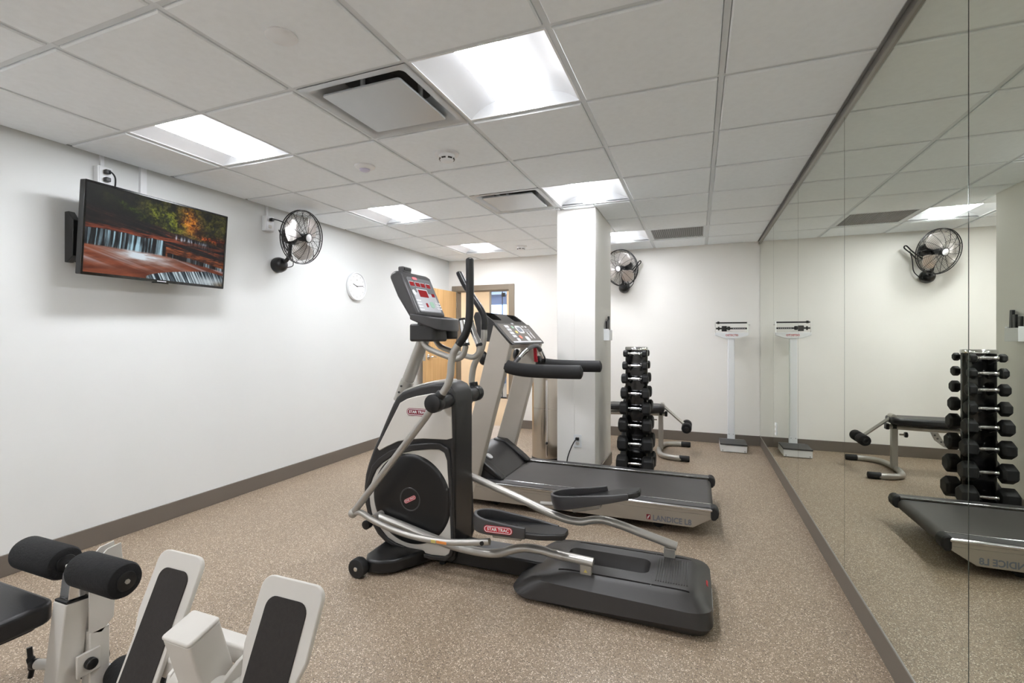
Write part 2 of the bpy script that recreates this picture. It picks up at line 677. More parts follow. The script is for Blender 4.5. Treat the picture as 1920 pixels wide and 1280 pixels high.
def make_diffuser():
    r = thing('air_diffuser', (0, 0, 0), 'x', 'air diffuser', 'square plaque air diffusers')
    m = MB()
    prof = [(0.2965, -0.004), (0.262, -0.004), (0.252, 0.004), (0.235, 0.035), (0.205, 0.075), (0.17, 0.095)]
    rad = [0.004, 0.02, 0.03, 0.05, 0.06, 0.06]
    rows = [[(p[0], p[1], z) for p in rrect(-h, -h, h, h, rr)] for (h, z), rr in zip(prof, rad)]
    n = len(rows[0])
    vs = [p for row in rows for p in row]
    fs = [(a * n + k, a * n + (k + 1) % n, (a + 1) * n + (k + 1) % n, (a + 1) * n + k) for a in range(len(rows) - 1) for k in range(n)]
    m.add(vs, fs)
    m.build('pan', 'pan', r)
    MB().box((-0.2, -0.2, 0.094), (0.2, 0.2, 0.1)).build('duct_collar', 'dark', r)
    MB().prism(rrect(-0.215, -0.215, 0.215, 0.215, 0.015), -0.012, -0.002, 'z').build('plaque', 'pan', r, bevel=0.002)
    for x, y in ((-0.19, 0), (0.19, 0), (0, -0.19), (0, 0.19)):
        MB().cyl((x, y, -0.002), (x, y, 0.094), 0.012, 10).build('clip', 'pan', r)
    return r


proto = make_diffuser()
proto.location = (GX[2] + P / 2, GY[7] + P / 2, CEIL)
proto['label'] = 'large square metal air diffuser beside the biggest ceiling light'
o = copy_tree(proto)
o.location = (GX[2] + P / 2, GY[10] + P / 2, CEIL)
o['label'] = 'smaller looking square air diffuser farther off, left of the pillar top'

r = thing('return_grille', (GX[4] + P / 2, GY[13] + P / 2, CEIL), 'grey perforated return air grille in the ceiling by the far wall', 'air grille')
bx, by = r.location.x, r.location.y
q = lambda h: [(bx - h, by - h), (bx + h, by - h), (bx + h, by + h), (bx - h, by + h)]
MB().ringprism(q(0.2965), q(0.262), CEIL - 0.004, CEIL + 0.01).build('frame', 'grid', r)
MB().box((bx - 0.262, by - 0.262, CEIL + 0.012), (bx + 0.262, by + 0.262, CEIL + 0.02)).build('backing', 'dark', r)
for k in range(26):
    x = bx - 0.255 + k * 0.0204
    MB().box((x - 0.0075, by - 0.262, CEIL), (x + 0.0075, by + 0.262, CEIL + 0.006)).build('slat', 'grille', r)

# ceiling devices
r = thing('smoke_detector', (-1.44, 2.662, CEIL - 0.009), 'white smoke detector with dark slots beside the nearer air diffuser', 'smoke detector', 'smoke detectors')
flip = lambda p: Matrix.Translation(Vector(p)) @ Matrix.Diagonal((1, 1, -1, 1))
B0 = (-1.44, 2.662, CEIL - 0.009)
MB().lathe([(0, 0), (0.075, 0), (0.075, 0.008), (0.06, 0.012), (0, 0.012)], 32, flip(B0)).build('base_plate', 'white', r)
MB().lathe([(0.05, 0.01), (0.05, 0.028), (0.047, 0.03), (0.04, 0.045), (0.034, 0.05), (0, 0.05)], 32, flip(B0)).build('body', 'white', r)
for k in range(7):
    a = 2 * PI * k / 7 + 0.25
    mt = Matrix.Translation(Vector(B0)) @ Matrix.Rotation(a, 4, 'Z')
    MB().box((0.040, -0.013, -0.040), (0.0475, 0.013, -0.032), mt).build('slot', 'black', r)
o = copy_tree(r)
o.location = (-2.05, 5.724, CEIL - 0.009)
o['label'] = 'distant white smoke detector left of the pillar, near the far wall'
for ch in o.children:
    pass

r = thing('occupancy_sensor', (-2.053, 2.656, CEIL - 0.009), 'shallow white domed ceiling sensor between two ceiling lights', 'sensor')
B0 = (-2.053, 2.656, CEIL - 0.009)
MB().lathe([(0, 0), (0.068, 0), (0.066, 0.008), (0.05, 0.018), (0.036, 0.022), (0, 0.022)], 36, flip(B0)).build('housing', 'white', r)
MB().lathe([(0.036, 0.020), (0.032, 0.03), (0.02, 0.036), (0, 0.038)], 36, flip(B0)).build('lens', 'sensor', r)
o = MB().lathe([(0, 0), (0.058, 0), (0.058, 0.004), (0.054, 0.007), (0, 0.007)], 40, flip((-1.456, 1.39, CEIL - 0.009))).build('cover_plate', 'white', None, at=(-1.456, 1.39, CEIL - 0.009))
tag(o, 'flat round white cover plate in a near ceiling tile', 'cover plate')

# mirrors
seams = [0.48, 1.704, 2.915, 4.135, 5.39, YF - 0.004]
mlabels = ['frameless wall mirror panel at the right edge of the picture, nearest the camera',
           'widest looking wall mirror panel, reflecting the bench and treadmill end',
           'narrow looking wall mirror panel, third from the right edge of the picture',
           'narrow wall mirror panel reflecting part of the scale, second from the far corner',
           'slim looking mirror panel next to the far corner beside the scale']
for k in range(5):
    y0, y1 = seams[k] + 0.0012, seams[k + 1] - 0.0012
    yc = (y0 + y1) / 2
    r = thing('mirror_panel', (XM, yc, 0.13), mlabels[k], 'mirror', 'wall mirror panels')
    MB().box((XM, y0 + 0.0015, 0.126), (XM + 0.006, y1 - 0.0015, CEIL - 0.036)).build('silvered_face', 'mirror', r, smooth=False)
    MB().box((XM + 0.0004, y0, 0.1255), (XM + 0.0062, y0 + 0.0015, CEIL - 0.0355)).build('polished_edge', 'edge', r)
    MB().box((XM + 0.0004, y1 - 0.0015, 0.1255), (XM + 0.0062, y1, CEIL - 0.0355)).build('polished_edge', 'edge', r)
struct(MB().box((XM - 0.003, 0.48, BH), (XR, YF, 0.126)).build('trim_1', 'channel', bevel=0.001))
struct(MB().box((XM - 0.012, 0.48, CEIL - 0.036), (XR, YF, CEIL - 0.004)).build('trim_2', 'channel', bevel=0.001))
struct(MB().box((XM + 0.0065, 0.48, 0.126), (XR, YF, CEIL - 0.03)).build('wall_mirror_backing', 'black'))

# doorway
f = MB()
for x0, x1 in ((DX0 - 0.06, DX0 + 0.02), (DX1 - 0.02, DX1 + 0.06)):
    f.box((x0, YF - 0.014, 0), (x1, YF, DZ + 0.06))
f.box((DX0 + 0.02, YF - 0.014, DZ - 0.02), (DX1 - 0.02, YF, DZ + 0.06))
f.box((DX0, YF, 0), (DX0 + 0.03, YF + 0.12, DZ)).box((DX1 - 0.03, YF, 0), (DX1, YF + 0.12, DZ)).box((DX0, YF, DZ - 0.03), (DX1, YF + 0.12, DZ))
struct(f.build('trim_3', 'taupe', bevel=0.002))
door = struct(MB().box((-3.405, 5.62, 0.008), (-3.36, 6.50, DZ - 0.03)).build('door_1', 'oak', bevel=0.002))
h = MB()
h.lathe([(0, 0), (0.034, 0), (0.034, 0.006), (0.028, 0.012), (0, 0.012)], 24, Matrix.Translation((-3.36, 5.685, 1.03)) @ Matrix.Rotation(PI / 2, 4, 'Y'))
h.cyl((-3.35, 5.685, 1.03), (-3.30, 5.685, 1.03), 0.011, 14)
h.tube(spline([(-3.302, 5.675, 1.03), (-3.300, 5.72, 1.03), (-3.302, 5.80, 1.026)]), 0.010, 10)
h.build('handle', 'chrome', door)
MB().box((-3.405, 5.6185, 0.98), (-3.36, 5.6205, 1.10)).build('latch_plate', 'steel', door)
for z in (0.25, 1.0, 1.78):
    MB().cyl((-3.352, 6.497, z - 0.05), (-3.352, 6.497, z + 0.05), 0.008, 10).build('hinge', 'steel', door)

# hall beyond the doorway
HY = 9.5
struct(MB().box((-7.5, YF + 0.06, -0.06), (1, 14, -0.001)).build('floor_hall', 'carpet'))
struct(MB().box((-7.5, YF + 0.12, 2.6), (1, 14, 2.65)).build('ceiling_hall', 'wallfar'))
struct(MB().box((-7.5, HY, 0), (-4.12, HY + 0.12, 2.6)).box((-3.72, HY, 0), (1, HY + 0.12, 2.6)).box((-4.12, HY, 2.32), (-3.72, HY + 0.12, 2.6)).build('wall_hall', 'beige'))
struct(MB().box((-7.5, YF + 0.12, 0), (-7.4, 14, 2.6)).build('wall_hall_left', 'beige'))
struct(MB().box((0.9, YF + 0.12, 0), (1, 14, 2.6)).build('wall_hall_right', 'beige'))
struct(MB().box((-7.4, YF + 0.1202, 0), (DX0 - 0.02, YF + 0.1302, 2.6)).box((DX1 + 0.02, YF + 0.1202, 0), (0.9, YF + 0.1302, 2.6)).build('wall_hall_near', 'beige'))
struct(MB().box((-7.4, HY - 0.012, 0), (-4.12, HY, 0.1)).box((-3.72, HY - 0.012, 0), (0.9, HY, 0.1)).build('baseboard_hall', 'base'))
win = struct(MB().box((-4.115, HY + 0.05, 0.03), (-3.725, HY + 0.058, 2.26)).build('window_1', 'glass'))
MB().box((-4.12, HY + 0.03, 2.26), (-3.72, HY + 0.08, 2.32)).build('window_header', 'black', win)
MB().box((-4.12, HY + 0.03, 0), (-3.72, HY + 0.08, 0.03)).build('window_sill', 'black', win)
MB().box((-3.845, HY + 0.04, 0.03), (-3.835, HY + 0.07, 2.26)).build('mullion', 'black', win)
MB().box((-3.85, HY + 0.03, 2.15), (-3.78, HY + 0.08, 2.23)).build('patch_fitting', 'black', win)
struct(MB().box((-7.4, 13.9, 0), (0.9, 14, 0.9)).box((-7.4, 13.9, 2.3), (0.9, 14, 2.6)).build('wall_office', 'office'))
o = thing('office_cabinet', (-5.0, 12.2, 0), 'slate blue cabinet seen through the glass beyond the doorway', 'cabinet')
MB().box((-5.35, 11.9, 0.03), (-4.88, 12.4, 1.75)).build('body', 'blueblock', o, bevel=0.01)
MB().box((-5.32, 11.88, 0.05), (-5.125, 11.899, 1.72)).build('door', 'blueblock', o, bevel=0.004)
MB().box((-5.105, 11.88, 0.05), (-4.91, 11.899, 1.72)).build('door', 'blueblock', o, bevel=0.004)
MB().box((-5.3, 11.95, 0), (-4.93, 12.35, 0.03)).build('plinth', 'black', o)
for lx, ly, lb in ((-3.2, 8.0, 'added unseen light panel in the hall just past the doorway'), (-5.0, 8.0, 'added unseen light panel in the hall to the left past the doorway'), (-4.3, 11.0, 'added unseen light panel in the office behind the glass')):
    o = copy_tree(bpy.data.objects['ceiling_light'])  # unseen light panels, added to brighten the hall and office
    o.location = (lx, ly, 2.585)
    o.scale = (1.8, 1.8, 0.15)
    o['label'] = lb
    o['group'] = 'added hall fill lights'


# ------------------------------------------------------------------ badge helper (capsule logo plate with lettering)
def badge(parent, mtx, w, h, txt, size, outer='red', inner='dred'):
    """capsule shaped logo lying in the mtx plane"""
    MB().prism(rrect(-w / 2, -h / 2, w / 2, h / 2, h / 2 - 1e-4, 6), 0, 0.0016, 'z', mtx).build('badge', outer, parent)
    MB().ringprism(rrect(-w * .475, -h * .41, w * .475, h * .41, h * .40, 6), rrect(-w * .455, -h * .34, w * .455, h * .34, h * .33, 6), 0.0016, 0.0022, 'z', mtx).build('badge_outline', 'white', parent)
    text_part('lettering', txt, size, mtx @ Matrix.Translation((0, 0, 0.0021)), 'white', parent, 0.0003, bold=size * 0.02, sx=1.05)


# ------------------------------------------------------------------ elliptical trainer
EY = 2.525
EL = thing('elliptical_trainer', (-0.9, EY, 0), 'large silver, white and black elliptical cross trainer in the middle of the floor', 'elliptical')
outline = [(-1.252, 0.93), (-1.258, 0.985), (-1.285, 1.022), (-1.33, 1.04), (-1.40, 1.038), (-1.47, 1.022), (-1.537, 1.002), (-1.60, 0.978), (-1.640, 0.945), (-1.665, 0.905),
           (-1.71, 0.815), (-1.764, 0.702), (-1.805, 0.625), (-1.840, 0.54), (-1.862, 0.47), (-1.872, 0.39), (-1.870, 0.31), (-1.852, 0.245), (-1.82, 0.18), (-1.775, 0.12),
           (-1.715, 0.078), (-1.62, 0.055), (-1.50, 0.04), (-1.28, 0.035), (-1.255, 0.06)]
MB().prism(outline, EY - 0.118, EY + 0.118, 'y').build('housing', 'dgrey', EL, bevel=0.02, seg=4, ang=50)
cx, cz = -1.52, 0.5
outl2 = [(x - 0.010 if x < -1.3 else x - 0.03, z + (0.008 if z > 0.6 else 0)) for x, z in outline]
MB().prism(outl2, EY - 0.075, EY + 0.075, 'y').build('housing_core', 'silver', EL, bevel=0.006)
up = [(-1.607, 0.915), (-1.56, 0.94), (-1.50, 0.958), (-1.40, 0.978), (-1.30, 0.985), (-1.275, 0.97), (-1.268, 0.735), (-1.30, 0.725), (-1.454, 0.719), (-1.55, 0.706), (-1.62, 0.69), (-1.699, 0.653), (-1.752, 0.624), (-1.765, 0.64)]
lowp = [(-1.585, 0.627), (-1.52, 0.645), (-1.454, 0.656), (-1.40, 0.664), (-1.344, 0.667), (-1.312, 0.652), (-1.295, 0.61), (-1.283, 0.45), (-1.272, 0.196), (-1.270, 0.135), (-1.283, 0.094), (-1.31, 0.074), (-1.398, 0.067),
        (-1.528, 0.079), (-1.634, 0.098), (-1.69, 0.12), (-1.733, 0.158), (-1.775, 0.20), (-1.805, 0.249), (-1.818, 0.30), (-1.822, 0.354), (-1.815, 0.41), (-1.797, 0.458), (-1.77, 0.51), (-1.733, 0.55), (-1.664, 0.597)]
for s in (-1, 1):
    a, b = sorted((EY + s * 0.112, EY + s * 0.126))
    MB().prism(up, a, b, 'y').build('upper_panel', 'wpanel', EL, bevel=0.004)
    MB().prism(lowp, a, b, 'y').build('lower_panel', 'wpanel', EL, bevel=0.004)
    # raised black band around the lower panel
    n = len(lowp)
    cxx = sum(p[0] for p in lowp) / n; czz = sum(p[1] for p in lowp) / n
    outp = []
    for k in range(n):
        p0, p1, p2 = Vector(lowp[k - 1]), Vector(lowp[k]), Vector(lowp[(k + 1) % n])
        t = (p2 - p0).normalized(); nn = Vector((t.y, -t.x))
        if nn.dot(p1 - Vector((cxx, czz))) < 0:
            nn = -nn
        d = 0.036 if p1.y > 0.5 else 0.026
        if p1.x > -1.30:
            d = 0.02
        outp.append(tuple(p1 + nn * d))
    a2, b2 = sorted((EY + s * 0.110, EY + s * 0.134))
    MB().ringprism(outp, lowp, a2, b2, 'y').build('panel_band', 'dgrey', EL, bevel=0.006, seg=3)
    yy = EY + s * 0.124
    m4 = Matrix.Translation((-1.53, yy, 0.368)) @ Matrix.Rotation(-s * -PI / 2 if False else (PI / 2 if s < 0 else -PI / 2), 4, 'X')
    disc = MB().lathe([(0, 0.014), (0.235, 0.014), (0.247, 0.012), (0.258, 0.004), (0.26, 0.0), (0.26, -0.01)], 72, m4).build('crank_disc', 'black', EL)
    MB().lathe([(0.060, 0.014), (0.062, 0.0165), (0.066, 0.0165), (0.068, 0.014)], 48, m4).build('hub_ring', 'grey', disc)
yb = EY - 0.1262
badge(EL, frame_mtx((-1.485, yb, 0.868), (1, 0, 0), (0, 0, 1)), 0.15, 0.042, 'STAR TRAC', 0.0215, 'dred', 'dred')
badge(EL, frame_mtx((-1.53, EY - 0.138, 0.368), (0.88, 0, 0.47), (-0.47, 0, 0.88)), 0.085, 0.024, 'STAR TRAC', 0.0125, 'red', 'black')

# mast
ma, mb_ = Vector((-1.68, EY, 0.93)), Vector((-1.515, EY, 1.30))
MB().tube([ma, mb_], 0.034, 20, ry=0.044).build('mast', 'silver', EL)
MB().tube([ma.lerp(mb_, -0.05), ma.lerp(mb_, 0.28)], 0.039, 20, ry=0.049).build('mast_sleeve', 'silver', EL)
for t in (0.10, 0.2):
    p = ma.lerp(mb_, t)
    MB().cyl((p.x, EY - 0.055, p.z), (p.x, EY - 0.044, p.z), 0.006, 8).build('bolt', 'black', EL)

# console
CW = 0.165
head = [(-1.655, 1.645), (-1.640, 1.672), (-1.605, 1.684), (-1.572, 1.664), (-1.462, 1.428), (-1.485, 1.395), (-1.515, 1.405), (-1.60, 1.53)]
con = MB().prism(head, EY - CW, EY + CW, 'y').build('console', 'grey', EL, bevel=0.016, seg=3)
ft, fb = Vector((-1.572, 0, 1.664)), Vector((-1.462, 0, 1.428))
fd = (fb - ft).normalized()
FL = (fb - ft).length


def conmtx(s, t):
    """console face: s 0..1 from the near to the far side, t 0..1 from the top down"""
    p = ft + fd * (FL * t)
    return frame_mtx((p.x + 0.0005, EY - CW + 2 * CW * s, p.z), (0, 1, 0), tuple(-fd))


fm = conmtx(0.5, 0.5)
MB().prism(rrect(-0.135, -0.118, 0.135, 0.112, 0.02), 0, 0.002, 'z', fm).build('face_overlay', 'dash', con)
MB().prism(rrect(-0.122, -0.110, 0.122, 0.012, 0.01), 0.002, 0.003, 'z', fm).build('keypad_area', 'key2', con)


def conbox(name, s, t, w, h, material, z=0.0045, r=0.003):
    MB().prism(rrect(-w / 2, -h / 2, w / 2, h / 2, r, 3), 0.001, z, 'z', conmtx(s, t)).build(name, material, con)


for s_ in (0.2, 0.39, 0.56, 0.75):
    conbox('display_frame', s_, 0.24, 0.052, 0.034, 'key2', 0.0032)
    conbox('display', s_, 0.245, 0.046, 0.027, 'led')
conbox('display_frame', 0.46, 0.47, 0.12, 0.064, 'key2', 0.0032)
conbox('main_display', 0.46, 0.47, 0.096, 0.046, 'led')
conbox('display', 0.80, 0.48, 0.034, 0.022, 'led')
conbox('start_key', 0.16, 0.46, 0.032, 0.034, 'key', 0.004, 0.014)
conbox('display', 0.44, 0.76, 0.02, 0.026, 'led')
conbox('quick_key', 0.63, 0.74, 0.046, 0.04, 'green', 0.004, 0.012)
for a in range(3):
    for b in range(3):
        conbox('number_key', 0.78 + 0.06 * b, 0.69 + 0.07 * a, 0.014, 0.011, 'key')
for a in range(4):
    conbox('program_key', 0.2, 0.66 + 0.075 * a, 0.05, 0.009, 'key')
MB().prism(rrect(-0.027, -0.009, 0.027, 0.009, 0.0085), 0.001, 0.004, 'z', conmtx(0.36, 0.09)).build('logo', 'red', con)
MB().box((-1.632, EY - 0.11, 1.672), (-1.594, EY - 0.02, 1.712)).build('cooling_vent', 'grey', con, bevel=0.008, seg=3)
MB().box((-1.596, EY - 0.10, 1.690), (-1.590, EY - 0.03, 1.704)).build('vent_slot', 'black', con)
# accessory tray below the face
tr = [(-1.515, EY - 0.168), (-1.42, EY - 0.168), (-1.365, EY - 0.145), (-1.338, EY - 0.10), (-1.332, EY), (-1.338, EY + 0.10), (-1.365, EY + 0.145), (-1.42, EY + 0.168), (-1.515, EY + 0.168)]
tri = [(-1.475 if x < -1.5 else -1.425 + (x + 1.425) * 0.72, EY + (y - EY) * 0.87) for x, y in tr]
trm = MB().ringprism(tr, tri, 0, 1, 'z')
for v in trm.v:
    k_ = (-v.x - 1.33) / 0.17
    v.z = (1.402 + 0.028 * k_) if v.z > 0.5 else (1.328 + 0.064 * k_)
trm.build('accessory_tray', 'grey', con, bevel=0.007, seg=3)
MB().prism(tri, 1.365, 1.378, 'z').build('tray_floor', 'gloss', con)
MB().box((-1.46, EY - 0.01, 1.37), (-1.36, EY + 0.055, 1.402)).build('tray_label', 'key2', con, bevel=0.006)
MB().prism(rrect(-1.55, EY - 0.13, -1.37, EY + 0.03, 0.03), 1.272, 1.374, 'z').build('neck_cover', 'dgrey', EL, bevel=0.012, seg=3)
MB().prism(rrect(-1.53, EY + 0.04, -1.36, EY + 0.15, 0.03), 1.285, 1.364, 'z').build('neck_cover', 'dgrey', EL, bevel=0.012, seg=3)

# fixed handlebars with chrome heart-rate grips
for y, pts, g in ((2.42, [(-1.47, 1.29), (-1.45, 1.25), (-1.41, 1.224), (-1.301, 1.187), (-1.247, 1.176), (-1.208, 1.198), (-1.190, 1.25)], [(-1.190, 1.258), (-1.200, 1.32), (-1.213, 1.393)]),
                  (2.63, [(-1.51, 1.29), (-1.48, 1.25), (-1.44, 1.228), (-1.31, 1.189), (-1.247, 1.178), (-1.212, 1.202), (-1.204, 1.245)], [(-1.206, 1.252), (-1.235, 1.31), (-1.262, 1.385)])):
    MB().tube(spline([(x, y, z) for x, z in pts]), 0.0165, 14).build('fixed_handlebar', 'silver', EL)
    gp = MB().tube([(x, y, z) for x, z in g], 0.019, 16).build('chrome_grip', 'chrome', EL)
    a, b = Vector((g[0][0], y, g[0][1])), Vector((g[-1][0], y, g[-1][1]))
    d = (b - a).normalized()
    MB().cyl(a - d * 0.008, a + d * 0.006, 0.0205, 16).cyl(b - d * 0.004, b + d * 0.010, 0.0205, 16, 0.004).build('end_cap', 'black', gp)

# moving handlebars, arms, links, pedal arms and pedals
near_up = [(-1.097, 1.698), (-1.096, 1.60), (-1.096, 1.50), (-1.100, 1.39), (-1.122, 1.312), (-1.162, 1.258)]
near_lo = [(-1.162, 1.258), (-1.192, 1.212), (-1.205, 1.156), (-1.209, 1.10), (-1.226, 1.045), (-1.262, 0.99), (-1.295, 0.945)]
far_up = [(-1.412, 1.705), (-1.367, 1.621), (-1.315, 1.548), (-1.262, 1.472), (-1.237, 1.41), (-1.238, 1.343)]
far_lo = [(-1.238, 1.343), (-1.241, 1.285), (-1.262, 1.205), (-1.305, 1.128), (-1.321, 1.06), (-1.324, 1.0), (-1.315, 0.945)]
PZ, PXv = 0.945, -1.302
for s, y, upp, lo in ((-1, 2.275, near_up, near_lo), (1, 2.775, far_up, far_lo)):
    arm = MB().tube(spline([(x, y, z) for x, z in lo]), 0.0195, 16).build('swing_arm', 'silver', EL)
    g = MB().tube(spline([(x, y, z) for x, z in upp]), 0.0205, 16).build('handle_grip', 'black', EL)
    MB().ball((upp[0][0], y, upp[0][1]), 0.0203, 14, (1, 1, 0.6)).build('grip_end', 'black', g)
    MB().cyl((PXv, EY + s * 0.10, PZ), (PXv, y - s * 0.005, PZ), 0.045, 28, 0.004).build('pivot_hub', 'black', EL)
    MB().cyl((PXv, y - s * 0.03, PZ), (PXv, y + s * 0.035, PZ), 0.05, 32, 0.008).build('pivot_cap', 'black', EL)
    a0 = Vector(lo[-1]); a1 = Vector(lo[-2]); d = (a1 - a0).normalized()
    c0 = Vector((PXv, y, PZ)) + Vector((d.x, 0, d.y)) * 0.04
    MB().cyl(c0, c0 + Vector((d.x, 0, d.y)) * 0.03, 0.027, 20, 0.004).build('arm_collar', 'black', EL)
ny, fy = 2.275, 2.775
MB().tube([(PXv, ny, PZ), (-1.36, ny, 0.865), (-1.842, ny, 0.284)], 0.0195, 16).build('lower_arm', 'silver', EL)
MB().ball((-1.842, ny, 0.284), 0.0265, 18).build('ball_joint', 'silver', EL)
MB().tube([(PXv, fy, PZ), (-1.40, fy, 0.80), (-1.62, fy, 0.20)], 0.0195, 16).build('lower_arm', 'silver', EL)
MB().ball((-1.62, fy, 0.2), 0.0265, 18).build('ball_joint', 'silver', EL)
lk = MB().tube(spline([(-1.842, ny, 0.284), (-1.785, ny, 0.295), (-1.697, ny, 0.262), (-1.556, ny, 0.228), (-1.419, ny, 0.212), (-1.245, ny, 0.213), (-1.08, ny, 0.237), (-0.985, ny, 0.256)]), 0.017, 14).build('link_bar', 'silver', EL)
MB().box((-1.285, ny - 0.0178, 0.207), (-1.225, ny - 0.0165, 0.221)).build('warning_sticker', 'orange', lk)
MB().box((-1.318, ny - 0.0178, 0.205), (-1.290, ny - 0.0165, 0.221)).build('warning_sticker', 'yellow', lk)
MB().cyl((-1.02, ny - 0.022, 0.248), (-1.02, ny - 0.012, 0.248), 0.011, 14).build('bolt', 'black', lk)
MB().tube(spline([(-0.86, 2.74, 0.318), (-0.80, 2.745, 0.322), (-0.70, 2.74, 0.325)]), 0.013, 12).build('link_bar', 'silver', EL)
MB().cyl((-1.763, 2.285, 0.222), (-1.763, 2.325, 0.222), 0.026, 20, 0.004).build('roller', 'black', EL)
MB().cyl((-1.725, 2.31, 0.258), (-1.725, 2.40, 0.258), 0.022, 20).build('crank_pin', 'silver', EL)
pn = [(-1.725, 0.258), (-1.55, 0.225), (-1.38, 0.19), (-1.24, 0.165), (-1.154, 0.158), (-1.04, 0.158), (-0.954, 0.172), (-0.871, 0.207), (-0.80, 0.222), (-0.73, 0.222), (-0.656, 0.214), (-0.47, 0.205)]
MB().tube(spline([(x, 2.352, z) for x, z in pn], 5), 0.021, 16, ry=0.027).build('pedal_arm', 'silver', EL)
pf = [(-1.40, 0.478), (-1.245, 0.433), (-1.1, 0.389), (-0.978, 0.352), (-0.86, 0.312), (-0.777, 0.286), (-0.70, 0.268), (-0.655, 0.264), (-0.60, 0.266), (-0.54, 0.284), (-0.478, 0.292), (-0.40, 0.28), (-0.334, 0.264), (-0.102, 0.208)]
MB().tube(spline([(x, 2.69, z) for x, z in pf], 5), 0.021, 16, ry=0.027).build('pedal_arm', 'silver', EL)
for x, y, z in ((-0.505, 2.352, 0.195), (-0.138, 2.69, 0.197)):
    br = MB().box((x - 0.028, y - 0.018, 0.10), (x + 0.028, y + 0.018, z)).build('track_bracket', 'silver', EL, bevel=0.004)
    if y < EY:
        MB().prism([(x - 0.009, 0.158), (x + 0.009, 0.158), (x, 0.174)], y - 0.0188, y - 0.018, 'y').build('warning_sticker', 'yellow', br)


def pedal(cy, toe_x, ang, z0, s):
    """foot tray: toe at toe_x, s = side of the machine"""
    mt = Matrix.Translation((toe_x, cy, z0)) @ Matrix.Rotation(-ang, 4, 'Y')
    w = 0.078
    fp = []
    for k in range(13):                         # rounded toe from near side to far side
        a = math.radians(270 - 180 * k / 12)
        fp.append((0.105 + 0.105 * math.cos(a), w * math.sin(a)))
    full = fp + [(0.36, w), (0.40, w * 0.9), (0.475, w * 0.62), (0.488, w * 0.4), (0.488, -w * 0.4), (0.475, -w * 0.62), (0.40, -w * 0.9), (0.36, -w)]
    root = MB().prism(full, 0, 0.028, 'z', mt).build('pedal', 'dgrey', EL, bevel=0.006, seg=3)
    inner = [(0.105 + (x - 0.105) * 0.9 if x < 0.2 else x, y * 0.88) for x, y in full]
    MB().prism(inner, 0.0275, 0.0305, 'z', mt).build('foot_mat', 'black', root, bevel=0.002)
    for cx_, rr in ((0.10, 0.018), (0.155, 0.018), (0.21, 0.018)):
        MB().lathe([(rr - 0.003, 0.0303), (rr - 0.0015, 0.0325), (rr + 0.0015, 0.0325), (rr + 0.003, 0.0303)], 20, mt @ Matrix.Translation((cx_, 0, 0))).build('tread_ring', 'dgrey', root)
    # rim: wall following the outline, tallest at the toe
    fpl = [(a, b * -s) for a, b in fp]
    out = [(0.30, w * s)] + [(0.2, w * s)] + fpl + [(0.2, -w * s), (0.33, -w * s), (0.43, -w * 0.8 * s)]
    vs = []
    for k, (x, y) in enumerate(out):
        p0 = Vector(out[max(k - 1, 0)]); p1 = Vector(out[min(k + 1, len(out) - 1)])
        t = (p1 - p0).normalized(); nn = Vector((t.y, -t.x))
        if nn.dot(Vector((x - 0.2, y))) < 0:
            nn = -nn
        h = 0.085 - 0.035 * min(1, x / 0.3) if k < 10 else 0.085 - 0.055 * min(1, x / 0.43)
        if k in (0,):
            h = 0.055
        o_ = Vector((x, y)) + nn * 0.008
        i_ = Vector((x, y)) - nn * 0.008
        vs += [(o_.x, o_.y, 0), (o_.x + nn.x * 0.004, o_.y + nn.y * 0.004, h * 0.6), (o_.x, o_.y, h), (i_.x, i_.y, h), (i_.x, i_.y, 0.02)]
    fs = []
    m_ = 5
    for k in range(len(out) - 1):
        for q_ in range(m_):
            fs.append((k * m_ + q_, k * m_ + (q_ + 1) % m_, (k + 1) * m_ + (q_ + 1) % m_, (k + 1) * m_ + q_))
    fs.append(tuple(range(m_)))
    fs.append(tuple(range((len(out) - 1) * m_, len(out) * m_)))
    MB().add(vs, fs, mt).build('pedal_rim', 'grey', root, bevel=0.003, seg=2, ang=50)
    MB().box((0.10, -0.03, -0.035), (0.26, 0.03, 0.001), mt).build('pedal_mount', 'silver', root, bevel=0.006)
    return root, mt


pd, mt = pedal(2.335, -1.085, 0.035, 0.295, -1)
badge(pd, mt @ frame_mtx((0.16, -0.0865 - 0.0035, 0.034), (1, 0, 0), (0, 0.06, 1)), 0.155, 0.036, 'STAR TRAC', 0.0215, 'red', 'red')
pd, mt = pedal(2.69, -0.752, 0.27, 0.325, 1)

# frame beam, front foot, rear base
MB().box((-1.30, EY - 0.085, 0.02), (-0.60, EY + 0.085, 0.115)).build('frame_beam', 'black', EL, bevel=0.01)
MB().prism([(-1.680, 2.18), (-1.60, 2.19), (-1.53, 2.235), (-1.475, 2.33), (-1.42, 2.43), (-1.40, EY), (-1.42, 2.62), (-1.475, 2.72), (-1.53, 2.815), (-1.60, 2.86), (-1.680, 2.87), (-1.725, 2.80), (-1.735, 2.62), (-1.735, 2.43), (-1.725, 2.25)],
           0.012, 0.085, 'z').build('front_foot', 'black', EL, bevel=0.016, seg=4)
for y0, y1 in ((2.128, 2.178), (2.872, 2.922)):
    w = MB().cyl((-1.705, y0, 0.051), (-1.705, y1, 0.051), 0.051, 32, 0.006).build('transport_wheel', 'rubber', EL)
    e = y0 - 0.004 if y0 < EY else y1 + 0.004
    MB().cyl((-1.705, e, 0.051), (-1.705, (y0 + y1) / 2, 0.051), 0.012, 16, 0.002).build('axle', 'chrome', w)
bm = bmesh.new()
Z0, Z1 = 0.012, 0.150
